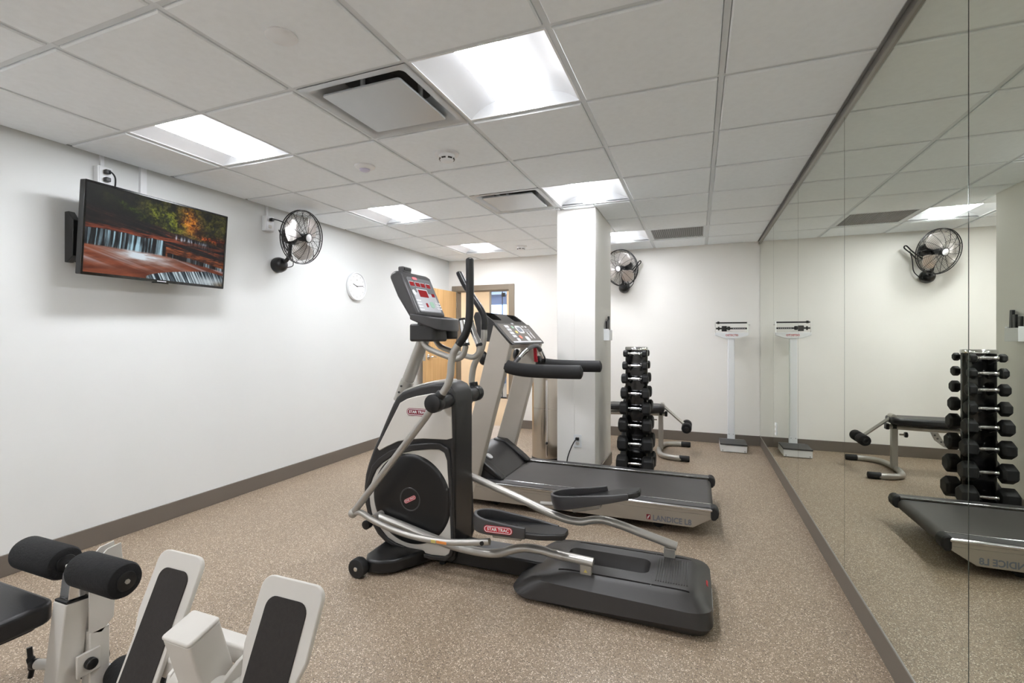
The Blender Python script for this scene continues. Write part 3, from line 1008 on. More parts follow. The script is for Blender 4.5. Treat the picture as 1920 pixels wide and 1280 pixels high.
rings = (([(-0.855, 2.262), (0.045, 2.248), (0.045, 2.806), (-0.855, 2.792)], Z0),
         ([(-0.868, 2.246), (0.062, 2.230), (0.062, 2.822), (-0.868, 2.808)], 0.045),
         ([(-0.770, 2.262), (0.045, 2.248), (0.045, 2.806), (-0.770, 2.792)], 0.112),
         ([(-0.640, 2.335), (-0.015, 2.328), (-0.015, 2.726), (-0.640, 2.718)], Z1))
V = [[bm.verts.new((x, y, z)) for x, y in ring] for ring, z in rings]
bm.faces.new(V[0][::-1]); bm.faces.new(V[-1])
for a in range(len(rings) - 1):
    for k in range(4):
        bm.faces.new((V[a][k], V[a][(k + 1) % 4], V[a + 1][(k + 1) % 4], V[a + 1][k]))
sel = [e for e in bm.edges if abs(e.verts[0].co.z - e.verts[1].co.z) > 0.02]
bmesh.ops.bevel(bm, geom=sel, offset=0.075, segments=7, profile=0.55, affect='EDGES', clamp_overlap=True)
for zz, of in ((Z1, 0.022), (0.112, 0.026), (0.045, 0.014)):
    sel = [e for e in bm.edges if abs(e.verts[0].co.z - zz) < 1e-4 and abs(e.verts[1].co.z - zz) < 1e-4]
    bmesh.ops.bevel(bm, geom=sel, offset=of, segments=4, profile=0.5, affect='EDGES', clamp_overlap=True)
me = bpy.data.meshes.new('rear_base')
for v in bm.verts:
    v.co -= LOC[EL.name]
bmesh.ops.recalc_face_normals(bm, faces=bm.faces)
bm.to_mesh(me); bm.free()
me.materials.append(M['hull'])
rb = bpy.data.objects.new('rear_base', me)
C.objects.link(rb); rb.parent = EL; LOC[rb.name] = LOC[EL.name]
base = LOC[EL.name]


def lcut(mb):
    mb.v = [v - base + base for v in mb.v]
    return mb


def local(mb):
    # cutter objects are unparented: the base sits at the trainer's location
    return mb


well = MB()
rows = []
for z, g in ((0.072, 0.0), (0.10, 0.022), (0.175, 0.048)):
    rows.append([(x, y, z) for x, y in rrect(-0.60 - g, EY - 0.045 - g * 0.8, -0.245 + g * 0.6, EY + 0.055 + g * 0.8, 0.03 + g * 0.3, 5)])
nn_ = len(rows[0])
well.add([p for r_ in rows for p in r_], [tuple(range(nn_))[::-1], tuple(range(2 * nn_, 3 * nn_))] + [(a * nn_ + k, a * nn_ + (k + 1) % nn_, (a + 1) * nn_ + (k + 1) % nn_, (a + 1) * nn_ + k) for a in range(2) for k in range(nn_)])
cut(rb, [well, MB().prism(rrect(-0.645, 2.346, -0.035, 2.358, 0.0058, 4), 0.11, 0.2, 'z'), MB().prism(rrect(-0.61, 2.684, -0.03, 2.696, 0.0058, 4), 0.11, 0.2, 'z')])
m = MB()
for k in range(13):
    x = -0.185 + k * 0.0115
    m.box((x - 0.0026, EY - 0.13, 0.148), (x + 0.0026, EY + 0.13, 0.1535))
m.build('rear_ribs', 'hull', rb, bevel=0.0015)
MB().box((-0.2035, EY - 0.195, 0.149), (-0.2015, EY + 0.19, 0.1508)).build('panel_seam', 'black', rb)
MB().prism(rrect(-0.028, -0.012, 0.028, 0.012, 0.0115), 0, 0.003, 'z', frame_mtx((0.043, EY + 0.02, 0.105), (0, 1, 0), (-0.55, 0, 0.83))).build('badge', 'red', rb)
MB().prism(rrect(-0.10, -0.012, 0.10, 0.012, 0.011), 0, 0.004, 'z', frame_mtx((0.0605, EY, 0.045), (0, 1, 0), (0.0, 0, 1))).build('rear_reflector', 'key', rb)
for x, y in ((-0.80, 2.33), (-0.80, 2.72), (-0.03, 2.33), (-0.03, 2.72)):
    MB().cyl((x, y, 0.0), (x, y, 0.014), 0.025, 16).build('foot_pad', 'rubber', rb)
for y in (EY - 0.06, EY + 0.06):
    MB().cyl((-1.36, y, 0.0), (-1.36, y, 0.036), 0.02, 14).build('levelling_foot', 'rubber', EL)

# ------------------------------------------------------------------ treadmill
TY0, TY1 = 3.39, 4.205
TC = (TY0 + TY1) / 2
TM = thing('treadmill', (-0.8, TC, 0), 'champagne grey treadmill with black handrails behind the elliptical', 'treadmill')
sp = [(-1.74, 0.05), (-0.03, 0.06), (0.09, 0.135), (0.09, 0.150), (-1.74, 0.150)]
rl = [(-1.74, 0.151), (0.09, 0.151), (0.09, 0.192), (-1.74, 0.192)]
for s, y0, y1 in ((-1, TY0, TY0 + 0.085), (1, TY1 - 0.085, TY1)):
    yo = y0 if s < 0 else y1
    a, b = sorted((yo - s * 0.006, yo - s * 0.04))
    MB().prism(sp, a, b, 'y').build('side_panel', 'tpanel', TM, bevel=0.002)
    MB().prism(rl, a, b, 'y').build('side_strip', 'tpanel', TM, bevel=0.002)
    MB().box((-1.52, y0 + 0.006, 0.1925), (0.085, y1 - 0.006, 0.200)).build('foot_rail', 'grey', TM, bevel=0.002)
    MB().tube([(-1.60, yo - s * 0.012, 0.184), (0.085, yo - s * 0.012, 0.184)], 0.013, 14).build('edge_trim', 'chrome', TM)
    yi = y1 if s < 0 else y0
    MB().box((-1.46, yi - 0.004, 0.193), (0.08, yi + 0.004, 0.203)).build('inner_trim', 'chrome', TM, bevel=0.002)
    MB().prism([(0.082, 0.118), (0.105, 0.122), (0.122, 0.142), (0.126, 0.170), (0.118, 0.195), (0.10, 0.206), (0.075, 0.206), (0.075, 0.14)], y0, y1, 'y').build('rail_end_cap', 'rubber', TM, bevel=0.01, seg=3)
MB().box((-1.42, TY0 + 0.092, 0.165), (0.055, TY1 - 0.092, 0.186)).build('belt', 'belt', TM, bevel=0.002)
MB().cyl((0.055, TY0 + 0.092, 0.146), (0.055, TY1 - 0.092, 0.146), 0.040, 32).build('rear_roller', 'belt', TM)
MB().box((-1.70, TY0 + 0.05, 0.07), (0.0, TY1 - 0.05, 0.16)).build('deck_frame', 'black', TM)
# motor hood
hood = [(-1.88, 0.06), (-1.88, 0.28), (-1.82, 0.345), (-1.72, 0.372), (-1.62, 0.355), (-1.53, 0.295), (-1.44, 0.215), (-1.41, 0.190), (-1.41, 0.17)]
MB().prism(hood, TY0 + 0.075, TY1 - 0.075, 'y').build('motor_hood', 'dgrey', TM, bevel=0.014, seg=3)
for y0, y1 in ((TY0 + 0.06, TY0 + 0.15), (TY1 - 0.15, TY1 - 0.06)):
    MB().prism([(-1.72, 0.385), (-1.61, 0.375), (-1.43, 0.245), (-1.385, 0.205), (-1.43, 0.200), (-1.6, 0.30), (-1.72, 0.33)], y0, y1, 'y').build('hood_shoulder', 'black', TM, bevel=0.012, seg=3)
MB().cyl((-1.578, TY0 + 0.24, 0.322), (-1.570, TY0 + 0.24, 0.334), 0.03, 20).build('hood_emblem', 'key', TM)
for x in (-0.25, -1.45):
    for y in (TY0 + 0.10, TY1 - 0.10):
        MB().cyl((x, y - 0.015, 0.036), (x, y + 0.015, 0.036), 0.036, 20, 0.005).build('support_wheel', 'rubber', TM)
        MB().box((x - 0.012, y - 0.02, 0.03), (x + 0.012, y + 0.02, 0.085)).build('wheel_bracket', 'black', TM)
# uprights
upr = [(-1.440, 1.392), (-1.301, 1.240), (-1.357, 1.0), (-1.60, 0.10), (-1.80, 0.10), (-1.616, 0.712)]
for y0, y1 in ((TY0 + 0.004, TY0 + 0.074), (TY1 - 0.074, TY1 - 0.004)):
    MB().prism(upr, y0, y1, 'y').build('upright', 'tsilver', TM, bevel=0.008, seg=3)
MB().prism([(-1.440, 1.392), (-1.301, 1.240), (-1.325, 1.205), (-1.40, 1.225), (-1.49, 1.33)], TY0 + 0.074, TY1 - 0.074, 'y').build('console_crossbar', 'tsilver', TM, bevel=0.006)
hd = MB().prism([(-1.432, 1.402), (-1.50, 1.455), (-1.555, 1.492), (-1.60, 1.490), (-1.615, 1.455), (-1.575, 1.29), (-1.50, 1.262), (-1.45, 1.29)], TY0 + 0.03, TY1 - 0.03, 'y').build('console_hood', 'dgrey', TM)
cuts = []
for y0, y1 in ((TY0 + 0.06, TY0 + 0.27), (TY1 - 0.27, TY1 - 0.06)):
    mt = frame_mtx((-1.515, (y0 + y1) / 2, 1.463), (0, 1, 0), (-0.8, 0, 0.58))
    cuts.append(MB().prism(rrect(-(y1 - y0) / 2, -0.055, (y1 - y0) / 2, 0.05, 0.03), -0.10, 0.05, 'z', mt))
cut(hd, cuts)
ft, fb = Vector((-1.437, 0, 1.396)), Vector((-1.296, 0, 1.242))
fd2 = (fb - ft).normalized(); FL2 = (fb - ft).length; W2 = TY1 - TY0


def tmtx(s, t):
    p = ft + fd2 * (FL2 * t)
    return frame_mtx((p.x, TY0 + W2 * s, p.z), (0, 1, 0), tuple(-fd2))


con = MB().prism(rrect(-W2 / 2, -FL2 / 2 - 0.006, W2 / 2, FL2 / 2 + 0.006, 0.012), 0.0, 0.012, 'z', tmtx(0.5, 0.5)).build('console_panel', 'dgrey', TM, bevel=0.003)
MB().prism(rrect(-W2 / 2 + 0.035, -FL2 / 2 + 0.012, W2 / 2 - 0.03, FL2 / 2 - 0.006, 0.01), 0.012, 0.0132, 'z', tmtx(0.5, 0.5)).build('overlay', 'tdash', con)


def tbox(name, s, t, w, h, material, r=0.004, z=0.0155):
    MB().prism(rrect(-w / 2, -h / 2, w / 2, h / 2, r, 4), 0.0125, z, 'z', tmtx(s, t)).build(name, material, con)


tbox('light_strip', 0.5, 0.945, W2 * 0.86, 0.014, 'key')
for k in range(4):
    tbox('program_key', 0.235, 0.16 + k * 0.165, 0.085, 0.026, 'key')
tbox('start_key', 0.385, 0.18, 0.05, 0.026, 'green', 0.012)
tbox('pause_key', 0.385, 0.44, 0.05, 0.026, 'yellow', 0.012)
tbox('stop_key', 0.385, 0.70, 0.06, 0.034, 'coral', 0.016)
tbox('fan_key', 0.265, 0.83, 0.07, 0.03, 'key', 0.014)
tbox('display_bezel', 0.54, 0.30, 0.155, 0.085, 'key', 0.04)
tbox('display', 0.54, 0.30, 0.085, 0.048, 'label', 0.006, 0.0165)
tbox('heart_key', 0.56, 0.78, 0.09, 0.05, 'key', 0.024)
for s_ in (0.70, 0.80):
    tbox('arrow_key', s_, 0.13, 0.045, 0.016, 'key')
    for t_ in (0.28, 0.37):
        tbox('small_key', s_ - 0.02, t_, 0.022, 0.010, 'key2'); tbox('small_key', s_ + 0.025, t_, 0.022, 0.010, 'key2')
    tbox('bar_key', s_, 0.60, 0.028, 0.075, 'key', 0.012)
tbox('emblem', 0.47, -0.02, 0.05, 0.016, 'key2')
# handrails
for y in (TY0 + 0.035, TY1 - 0.035):
    path = spline([(-1.35, y, 1.079), (-1.31, y, 1.068), (-1.25, y, 1.056), (-1.13, y, 1.047), (-0.95, y, 1.045), (-0.80, y, 1.046), (-0.765, y, 1.047)], 4)
    rr = [0.046, 0.049] + [0.050] * (len(path) - 5) + [0.048, 0.042, 0.028]
    MB().tube(path, rr, 20, ry=0.036).build('handrail', 'rubber', TM, bevel=0)
    MB().ball((-1.535, y, 1.135), 0.05, 18, (0.75, 0.65, 1.1)).build('front_knob', 'black', TM)
    MB().cyl((-1.53, y, 1.133), (-1.42, y, 1.103), 0.024, 14).build('rail_stub', 'black', TM)
# arched grip bar between the rails
MB().tube(spline([(-1.30, TY0 + 0.05, 1.085), (-1.275, TY0 + 0.14, 1.145), (-1.255, TY0 + 0.27, 1.20), (-1.245, TC, 1.225), (-1.245, TC + 0.12, 1.205), (-1.25, TY1 - 0.16, 1.14), (-1.27, TY1 - 0.05, 1.09)]), 0.018, 14).build('grip_bar', 'grey', TM)
MB().tube(spline([(-1.279, TY0 + 0.125, 1.136), (-1.268, TY0 + 0.19, 1.170), (-1.258, TY0 + 0.25, 1.194)]), 0.0205, 16).build('pulse_grip', 'chrome', TM)
MB().tube(spline([(-1.247, TC + 0.16, 1.19), (-1.249, TY1 - 0.19, 1.155), (-1.252, TY1 - 0.14, 1.128)]), 0.0205, 16).build('pulse_grip', 'chrome', TM)
coil = []
for k in range(120):
    t = k / 119
    a = t * 2 * PI * 14
    coil.append((-1.25 + 0.013 * math.cos(a), TC + 0.03 + 0.03 * t + 0.013 * math.sin(a), 1.222 - 0.13 * t))
MB().tube(coil, 0.0042, 6).build('safety_cord', 'red', TM)
MB().box((-1.27, TC + 0.10, 1.08), (-1.23, TC + 0.16, 1.14)).build('safety_key_pod', 'black', TM, bevel=0.008)
text_part('side_lettering', 'LANDICE L8', 0.051, frame_mtx((-0.160, TY0 + 0.0055, 0.088), (1, 0, 0), (0, 0, 1)), 'label', TM, 0.0006, bold=0.0012, sx=0.88)
lg = frame_mtx((-0.308, TY0 + 0.0055, 0.092), (1, 0, 0), (0, 0, 1))
e_ = MB().prism(rrect(-0.013, -0.017, 0.013, 0.017, 0.003), 0, 0.0008, 'z', lg).build('side_emblem', 'dred', TM)
MB().prism([(-0.009, -0.013), (-0.003, -0.013), (0.009, 0.010), (0.005, 0.013), (-0.005, 0.002)], 0.0008, 0.0014, 'z', lg).build('emblem_stroke', 'key', e_)
cord = spline([(-0.985, PY0 - 0.03, 0.40), (-1.00, PY0 - 0.045, 0.39), (-1.035, PY0 - 0.03, 0.33), (-1.075, PY0 - 0.022, 0.22), (-1.085, PY0 - 0.02, 0.10), (-1.10, PY0 - 0.021, 0.02), (-1.2, PY0 - 0.02, 0.008)], 5)
pc = tag(MB().tube(cord, 0.005, 8).build('power_cord', 'black', at=(-1.03, PY0 - 0.03, 0.0)), 'black power cord hanging from the outlet on the pillar', 'power cord')
MB().box((-1.003, PY0 - 0.032, 0.388), (-0.972, PY0 - 0.0072, 0.412)).build('plug', 'black', pc, bevel=0.004)


# ------------------------------------------------------------------ television
TVC = Vector((-3.278, 2.147, 1.930))
tw, th = 0.936, 0.543
yaw, tilt = -0.04, 0.084
rgt = Vector((math.sin(yaw), math.cos(yaw), 0)); nrm = Vector((math.cos(yaw), -math.sin(yaw), 0))
upv = Vector((0, 0, 1)) * math.cos(tilt) + nrm * math.sin(tilt)
TVM = frame_mtx(TVC, rgt, upv)
TV = thing('television', (-3.49, 2.147, 1.93), 'flat screen television on the left wall showing a waterfall over red rock', 'television')
MB().prism(rrect(-tw / 2, -th / 2, tw / 2, th / 2, 0.006, 3), -0.045, -0.002, 'z', TVM).build('case', 'black', TV, bevel=0.004)
MB().ringprism(rrect(-tw / 2, -th / 2, tw / 2, th / 2, 0.006, 3), rrect(-tw / 2 + 0.012, -th / 2 + 0.017, tw / 2 - 0.012, th / 2 - 0.012, 0.001, 3), -0.0022, 0.003, 'z', TVM).build('bezel', 'gloss', TV, bevel=0.001)
MB().box((-0.05, -th / 2 - 0.008, -0.02), (0.05, -th / 2 + 0.001, 0.001), TVM).build('sensor_bar', 'gloss', TV, bevel=0.002)
MB().box((-0.03, -th / 2 + 0.004, 0.003), (0.03, -th / 2 + 0.010, 0.0036), TVM).build('maker_mark', 'key2', TV)
# wall bracket
wb = MB().box((-3.49, 1.95, 1.72), (-3.47, 2.36, 2.12)).build('wall_bracket', 'black', TV, bevel=0.003)
MB().prism([(-3.45, 1.74), (-3.395, 1.775), (-3.390, 1.985), (-3.44, 2.04), (-3.475, 2.04), (-3.475, 1.74)], 1.700, 1.735, 'y').build('mount_rail', 'black', TV, bevel=0.003)
MB().prism([(-3.45, 1.70), (-3.37, 1.735), (-3.36, 1.93), (-3.45, 1.98), (-3.47, 1.98), (-3.47, 1.70)], 2.42, 2.44, 'y').build('mount_rail', 'black', TV, bevel=0.003)
MB().tube([(-3.475, 1.71, 1.97), (-3.475, 2.43, 1.97)], 0.012, 10).build('cross_bar', 'black', TV)
MB().tube([(-3.475, 1.71, 1.76), (-3.475, 2.43, 1.76)], 0.012, 10).build('cross_bar', 'black', TV)
MB().box((-3.47, 2.12, 1.88), (-3.31, 2.18, 1.96)).build('swing_arm', 'black', TV, bevel=0.004)


def vnoise(x, y, seed):
    """smooth value noise on arrays"""
    xi, yi = np.floor(x).astype(np.int64), np.floor(y).astype(np.int64)
    fx, fy = x - xi, y - yi
    fx, fy = fx * fx * (3 - 2 * fx), fy * fy * (3 - 2 * fy)

    def hsh(a, b):
        h = (a * 374761393 + b * 668265263 + seed * 982451653) & 0x7fffffff
        h = ((h ^ (h >> 13)) * 1274126177) & 0x7fffffff
        return ((h ^ (h >> 16)) & 0xffff) / 65535.0
    return (hsh(xi, yi) * (1 - fx) + hsh(xi + 1, yi) * fx) * (1 - fy) + (hsh(xi, yi + 1) * (1 - fx) + hsh(xi + 1, yi + 1) * fx) * fy


def fbm(x, y, seed, o=4):
    a, t, w = 0.0, 0.0, 1.0
    for k in range(o):
        a = a + w * vnoise(x * 2 ** k, y * 2 ** k, seed + k)
        t += w
        w *= 0.55
    return a / t


def sstep(a, b, x):
    t = np.clip((x - a) / (b - a), 0, 1)
    return t * t * (3 - 2 * t)


def waterfall(s, t):
    """colours of the nature picture on the screen; s across, t up, sRGB 0..1"""
    col = np.zeros(s.shape + (3,))

    def put(mask, c):
        nonlocal col
        c = np.asarray(c, float)
        if c.ndim == 1:
            c = np.broadcast_to(c, col.shape)
        col = col * (1 - mask[..., None]) + c * mask[..., None]

    def mixc(a, b, k):
        return np.asarray(a) * (1 - k[..., None]) + np.asarray(b) * k[..., None]
    # woodland
    n1 = fbm(s * 18, t * 12, 3); n2 = fbm(s * 90, t * 60, 9)
    leaf = np.clip((n1 - 0.5) * 1.6 + (n2 - 0.5) * 1.6 + 0.38, 0, 1)
    wood = mixc((0.03, 0.035, 0.02), (0.30, 0.29, 0.12), leaf * sstep(0.0, 0.5, s + 0.25 * (n1 - 0.5)))
    gl = np.exp(-((s - 0.57) / 0.085) ** 2 - ((t - 0.76) / 0.13) ** 2) + 0.55 * np.exp(-((s - 0.43) / 0.07) ** 2 - ((t - 0.84) / 0.10) ** 2)
    moss = np.exp(-((s - 0.28) / 0.10) ** 2 - ((t - 0.80 + 0.75 * (s - 0.28)) / 0.032) ** 2)
    wood = mixc(wood, mixc((0.05, 0.08, 0.02), (0.52, 0.56, 0.14), leaf), np.clip(gl * (0.4 + 1.2 * n1), 0, 1))
    wood = mixc(wood, mixc((0.08, 0.12, 0.01), (0.50, 0.62, 0.08), leaf), np.clip(moss * (0.3 + 1.4 * n1), 0, 1))
    og = np.exp(-((s - 0.70 - 0.12 * (0.8 - t)) / 0.075) ** 2 - ((t - 0.80) / 0.16) ** 2) * (0.2 + 1.9 * fbm(s * 26, t * 18, 17))
    wood = mixc(wood, mixc((0.34, 0.13, 0.02), (0.98, 0.66, 0.22), leaf), np.clip(og, 0, 1))
    hill = np.exp(-((t - (0.66 + 0.55 * (s - 0.72))) / 0.03) ** 2) * sstep(0.70, 0.74, s) * (1 - sstep(0.82, 0.9, s))
    wood = mixc(wood, (0.12, 0.06, 0.03), np.clip(hill, 0, 1) * 0.8)
    og2 = (np.exp(-((s - 0.95) / 0.09) ** 2 - ((t - 0.62) / 0.05) ** 2) + 0.7 * np.exp(-((s - 0.84) / 0.07) ** 2 - ((t - 0.63) / 0.03) ** 2)) * (0.3 + 1.4 * fbm(s * 14, t * 70, 23))
    wood = mixc(wood, mixc((0.16, 0.05, 0.02), (0.86, 0.34, 0.10), leaf), np.clip(og2, 0, 1))
    gr2 = np.exp(-((s - 0.92) / 0.09) ** 2 - ((t - 0.80) / 0.09) ** 2)
    wood = mixc(wood, mixc((0.05, 0.05, 0.02), (0.40, 0.38, 0.10), leaf), np.clip(gr2, 0, 1) * 0.8)
    put(np.ones_like(s), wood)
    # dark ledges
    wob = 0.035 * (fbm(s * 9, t * 0 + 2, 5) - 0.5)
    top1 = 0.80 - 0.36 * s + 0.10 * s * s + wob
    lay = fbm(s * 5 + t * 2, t * 46 + s * 12, 31)
    fine = fbm(s * 60, t * 150, 35, 3)
    lay = lay * 0.75 + fine * 0.25
    rockd = mixc((0.03, 0.025, 0.03), (0.30, 0.20, 0.17), np.clip(lay * 2.2 - 0.85, 0, 1))
    rockd = mixc(rockd, (0.66, 0.27, 0.10), np.clip(lay * 4.5 - 2.6, 0, 1) * (0.25 + 0.75 * s))
    put(1 - sstep(-0.008, 0.008, t - top1), rockd)
    # thin far falls
    cl = 0.565 - 0.16 * (s - 0.6)
    ff = np.exp(-((t - cl) / 0.035) ** 2) * sstep(0.52, 0.56, s) * (1 - sstep(0.84, 0.9, s))
    put(np.clip(ff * np.clip((fbm(s * 130, t * 7, 41) - 0.52) * 7, 0, 1), 0, 1) * 0.8, (0.80, 0.84, 0.90))
    # red ledge above the main fall
    lip = 0.510 + 0.035 * (fbm(s * 12, t * 0, 8) - 0.5) - 0.02 * s
    red = mixc((0.16, 0.06, 0.04), (0.70, 0.34, 0.20), np.clip(fbm(s * 16, t * 90, 51) * 1.5 - 0.3, 0, 1))
    thick = 0.062 - 0.02 * s
    put(sstep(-0.004, 0.004, t - lip) * (1 - sstep(thick - 0.015, thick, t - lip)) * (1 - 0.45 * sstep(0.5, 0.7, s)), red)
    # main fall
    fallm = (1 - sstep(-0.006, 0.006, t - lip)) * (1 - sstep(0.50, 0.515, s))
    st = fbm(s * 95 + 0.5 * np.sin(t * 9), t * 2.0, 61, 4)
    dens = 0.36 + 0.40 * sstep(0.15, 0.20, s) + 0.30 * np.exp(-((s - 0.20) / 0.02) ** 2) + 0.22 * np.exp(-((s - 0.30) / 0.05) ** 2) + 0.15 * np.exp(-((s - 0.47) / 0.03) ** 2) - 0.25 * np.exp(-((s - 0.40) / 0.02) ** 2)
    low = np.exp(-((s - 0.31) / 0.06) ** 2) * (1 - sstep(0.36, 0.43, t))
    water = mixc((0.05, 0.045, 0.05), (0.66, 0.80, 0.86), np.clip((st - 0.46) * 3.0 + (dens - 0.52) + 0.35 * low, 0, 1))
    put(fallm, water)
    # right hand plateau with its own falls
    pl = 0.43 - 0.16 * (s - 0.52) - 0.10 * np.clip(s - 0.8, 0, 1) + 0.012 * (fbm(s * 20, t * 0, 77) - 0.5)
    m_r = sstep(0.512, 0.525, s) * (1 - sstep(0.0, 0.008, t - pl))
    put(m_r, mixc((0.16, 0.06, 0.03), (0.66, 0.36, 0.18), np.clip(fbm(s * 30, t * 80, 71) * 1.6 - 0.35, 0, 1)))
    lip2 = pl - 0.07 - 0.03 * np.clip(s - 0.6, 0, 1)
    st2 = fbm(s * 110 - 1.5 * np.clip(s - 0.84, 0, 1) * (1 - t) * 12, t * 2.0, 81, 4)
    gate = 0.12 + 0.75 * np.exp(-((s - 0.71) / 0.022) ** 2) + 0.25 * np.exp(-((s - 0.64) / 0.03) ** 2) + 0.75 * np.exp(-((s - 0.86) / 0.035) ** 2) + 0.85 * np.exp(-((s - 0.96) / 0.04) ** 2)
    put(sstep(0.525, 0.54, s) * (1 - sstep(-0.006, 0.006, t - lip2)), mixc((0.06, 0.035, 0.03), (0.70, 0.82, 0.88), np.clip((st2 - 0.46) * 2.6 + gate - 0.55, 0, 1)))
    # pool: red bed with foam
    pool = 0.315 - 0.16 * np.clip(s - 0.48, 0, 1) * 1.25 + 0.012 * (fbm(s * 20, t * 0, 87) - 0.5)
    bed = mixc((0.26, 0.11, 0.06), (0.64, 0.34, 0.22), fbm(s * 7 + t * 6, t * 22 - s * 5, 91))
    foam = np.clip(np.exp(-((s - 0.36) / 0.19) ** 2 - ((t - 0.27 + 0.12 * (s - 0.36)) / 0.075) ** 2) * 2.0 * (fbm(s * 10 + t * 4, t * 34, 101) + 0.05), 0, 1)
    foam2 = np.clip((fbm(s * 5 + t * 9, t * 30 + s * 14, 111) - 0.50) * 4.0, 0, 1) * sstep(0.03, 0.2, t) * 0.75
    pc_ = mixc(mixc(bed, (0.70, 0.68, 0.72), foam2), (0.84, 0.88, 0.91), foam)
    put(1 - sstep(-0.014, 0.014, t - pool), pc_)
    # foreground fall, an arc at the lower right
    arc = 0.185 * np.sqrt(np.clip((s - 0.38) / 0.48, 0, 1)) - 0.03 * sstep(0.85, 1, s)
    st3 = fbm((s + t * 0.30) * 100, t * 2.5, 121, 4)
    put((1 - sstep(-0.006, 0.006, t - arc)) * sstep(0.38, 0.40, s), mixc((0.07, 0.10, 0.13), (0.84, 0.91, 0.94), np.clip((st3 - 0.40) * 3.0, 0, 1)))
    fo = sstep(0.64, 0.84, s) * (1 - sstep(0.03, 0.17, t)) * (0.2 + 0.9 * fbm(s * 8, t * 12, 131))
    put(np.clip(fo, 0, 1), (0.76, 0.80, 0.82))
    put(np.clip(sstep(0.86, 1.0, s) * (1 - sstep(0.0, 0.09, t)), 0, 1) * 0.7, (0.30, 0.22, 0.12))
    return np.clip(col, 0, 1)


NX, NY = 480, 276
ss, tt = np.meshgrid(np.linspace(0, 1, NX), np.linspace(0, 1, NY))
cols = waterfall(ss, tt)
cols = np.where(cols <= 0.04045, cols / 12.92, ((cols + 0.055) / 1.055) ** 2.4)
sx0, sx1, sy0, sy1 = -tw / 2 + 0.0118, tw / 2 - 0.0118, -th / 2 + 0.0168, th / 2 - 0.0118
loc = np.stack([sx0 + (sx1 - sx0) * ss, sy0 + (sy1 - sy0) * tt, np.zeros_like(ss), np.ones_like(ss)], -1).reshape(-1, 4)
wm = np.array(TVM)
wv = (loc @ wm.T)[:, :3] - np.array(LOC[TV.name])
idx = np.arange(NX * NY).reshape(NY, NX)
fc = np.stack([idx[:-1, :-1], idx[:-1, 1:], idx[1:, 1:], idx[1:, :-1]], -1).reshape(-1, 4)
me = bpy.data.meshes.new('screen')
me.from_pydata(wv.tolist(), [], fc.tolist())
at_ = me.color_attributes.new('picture', 'FLOAT_COLOR', 'POINT')
at_.data.foreach_set('color', np.concatenate([cols.reshape(-1, 3), np.ones((NX * NY, 1))], 1).astype(np.float32).ravel())
mm = bpy.data.materials.new('lit screen')
mm.use_nodes = True
nt = mm.node_tree
bs = nt.nodes['Principled BSDF']
ca = nt.nodes.new('ShaderNodeVertexColor'); ca.layer_name = 'picture'
bs.inputs['Base Color'].default_value = (0.01, 0.01, 0.01, 1)
bs.inputs['Roughness'].default_value = 0.4
bs.inputs['Specular IOR Level'].default_value = 0.08
nt.links.new(ca.outputs['Color'], bs.inputs['Emission Color'])
bs.inputs['Emission Strength'].default_value = 0.9 / 2 ** S.view_settings.exposure
mm.cycles.emission_sampling = 'NONE'
me.materials.append(mm)
scr = bpy.data.objects.new('screen', me)
C.objects.link(scr); scr.parent = TV


# ------------------------------------------------------------------ surface boxes, raceways and outlets
def surface_box(name, y0, y1, z0, z1, label, plugs):
    r = thing(name, (XL, (y0 + y1) / 2, z0), label, 'outlet box')
    MB().box((XL, y0, z0), (XL + 0.045, y1, z1)).build('box', 'white', r, bevel=0.004)
    MB().box((XL + 0.045, y0 + 0.008, z0 + 0.008), (XL + 0.049, y1 - 0.008, z1 - 0.008)).build('cover', 'white', r, bevel=0.002)
    yc = (y0 + y1) / 2
    for z in (z0 + (z1 - z0) * 0.3, z0 + (z1 - z0) * 0.7):
        MB().prism(rrect(yc - 0.017, z - 0.014, yc + 0.017, z + 0.014, 0.009), XL + 0.049, XL + 0.0505, 'x').build('socket', 'wpanel', r)
    MB().box((XL, yc - 0.011, z1), (XL + 0.016, yc + 0.011, CEIL)).build('raceway', 'white', r, bevel=0.002)
    return r


surface_box('outlet_box', 1.855, 1.940, 2.245, 2.365, 'white outlet box on the wall peeking over the television', 2)
o = tag(MB().tube(spline([(XL + 0.05, 1.90, 2.329), (XL + 0.085, 1.905, 2.329), (XL + 0.095, 1.925, 2.295), (XL + 0.08, 1.93, 2.22), (XL + 0.05, 1.935, 2.14)]), 0.005, 8).build('power_cord', 'black', at=(XL + 0.05, 1.90, 2.329)), 'black cord plugged in above the television', 'power cord')
MB().box((XL + 0.0512, 1.882, 2.316), (XL + 0.08, 1.912, 2.342)).build('plug', 'black', o, bevel=0.004)
MB().box((XL + 0.0512, 1.882, 2.268), (XL + 0.08, 1.912, 2.294)).build('plug', 'black', o, bevel=0.004)
surface_box('outlet_box', 3.115, 3.205, 2.215, 2.345, 'white outlet box on the wall beside the left wall fan', 1)
tag(MB().box((XL, 2.120, 2.14), (XL + 0.022, 2.160, CEIL)).build('raceway', 'white', bevel=0.002, at=(XL, 2.14, 2.14)), 'white cable raceway running from the ceiling down behind the television', 'raceway')
tag(MB().box((-1.036, PY0 - 0.008, 0.43), (-1.016, PY0, CEIL - 0.012)).build('raceway', 'wallfar', bevel=0.002, at=(-1.026, PY0, 0.43)), 'slim white raceway up the front of the pillar', 'raceway')


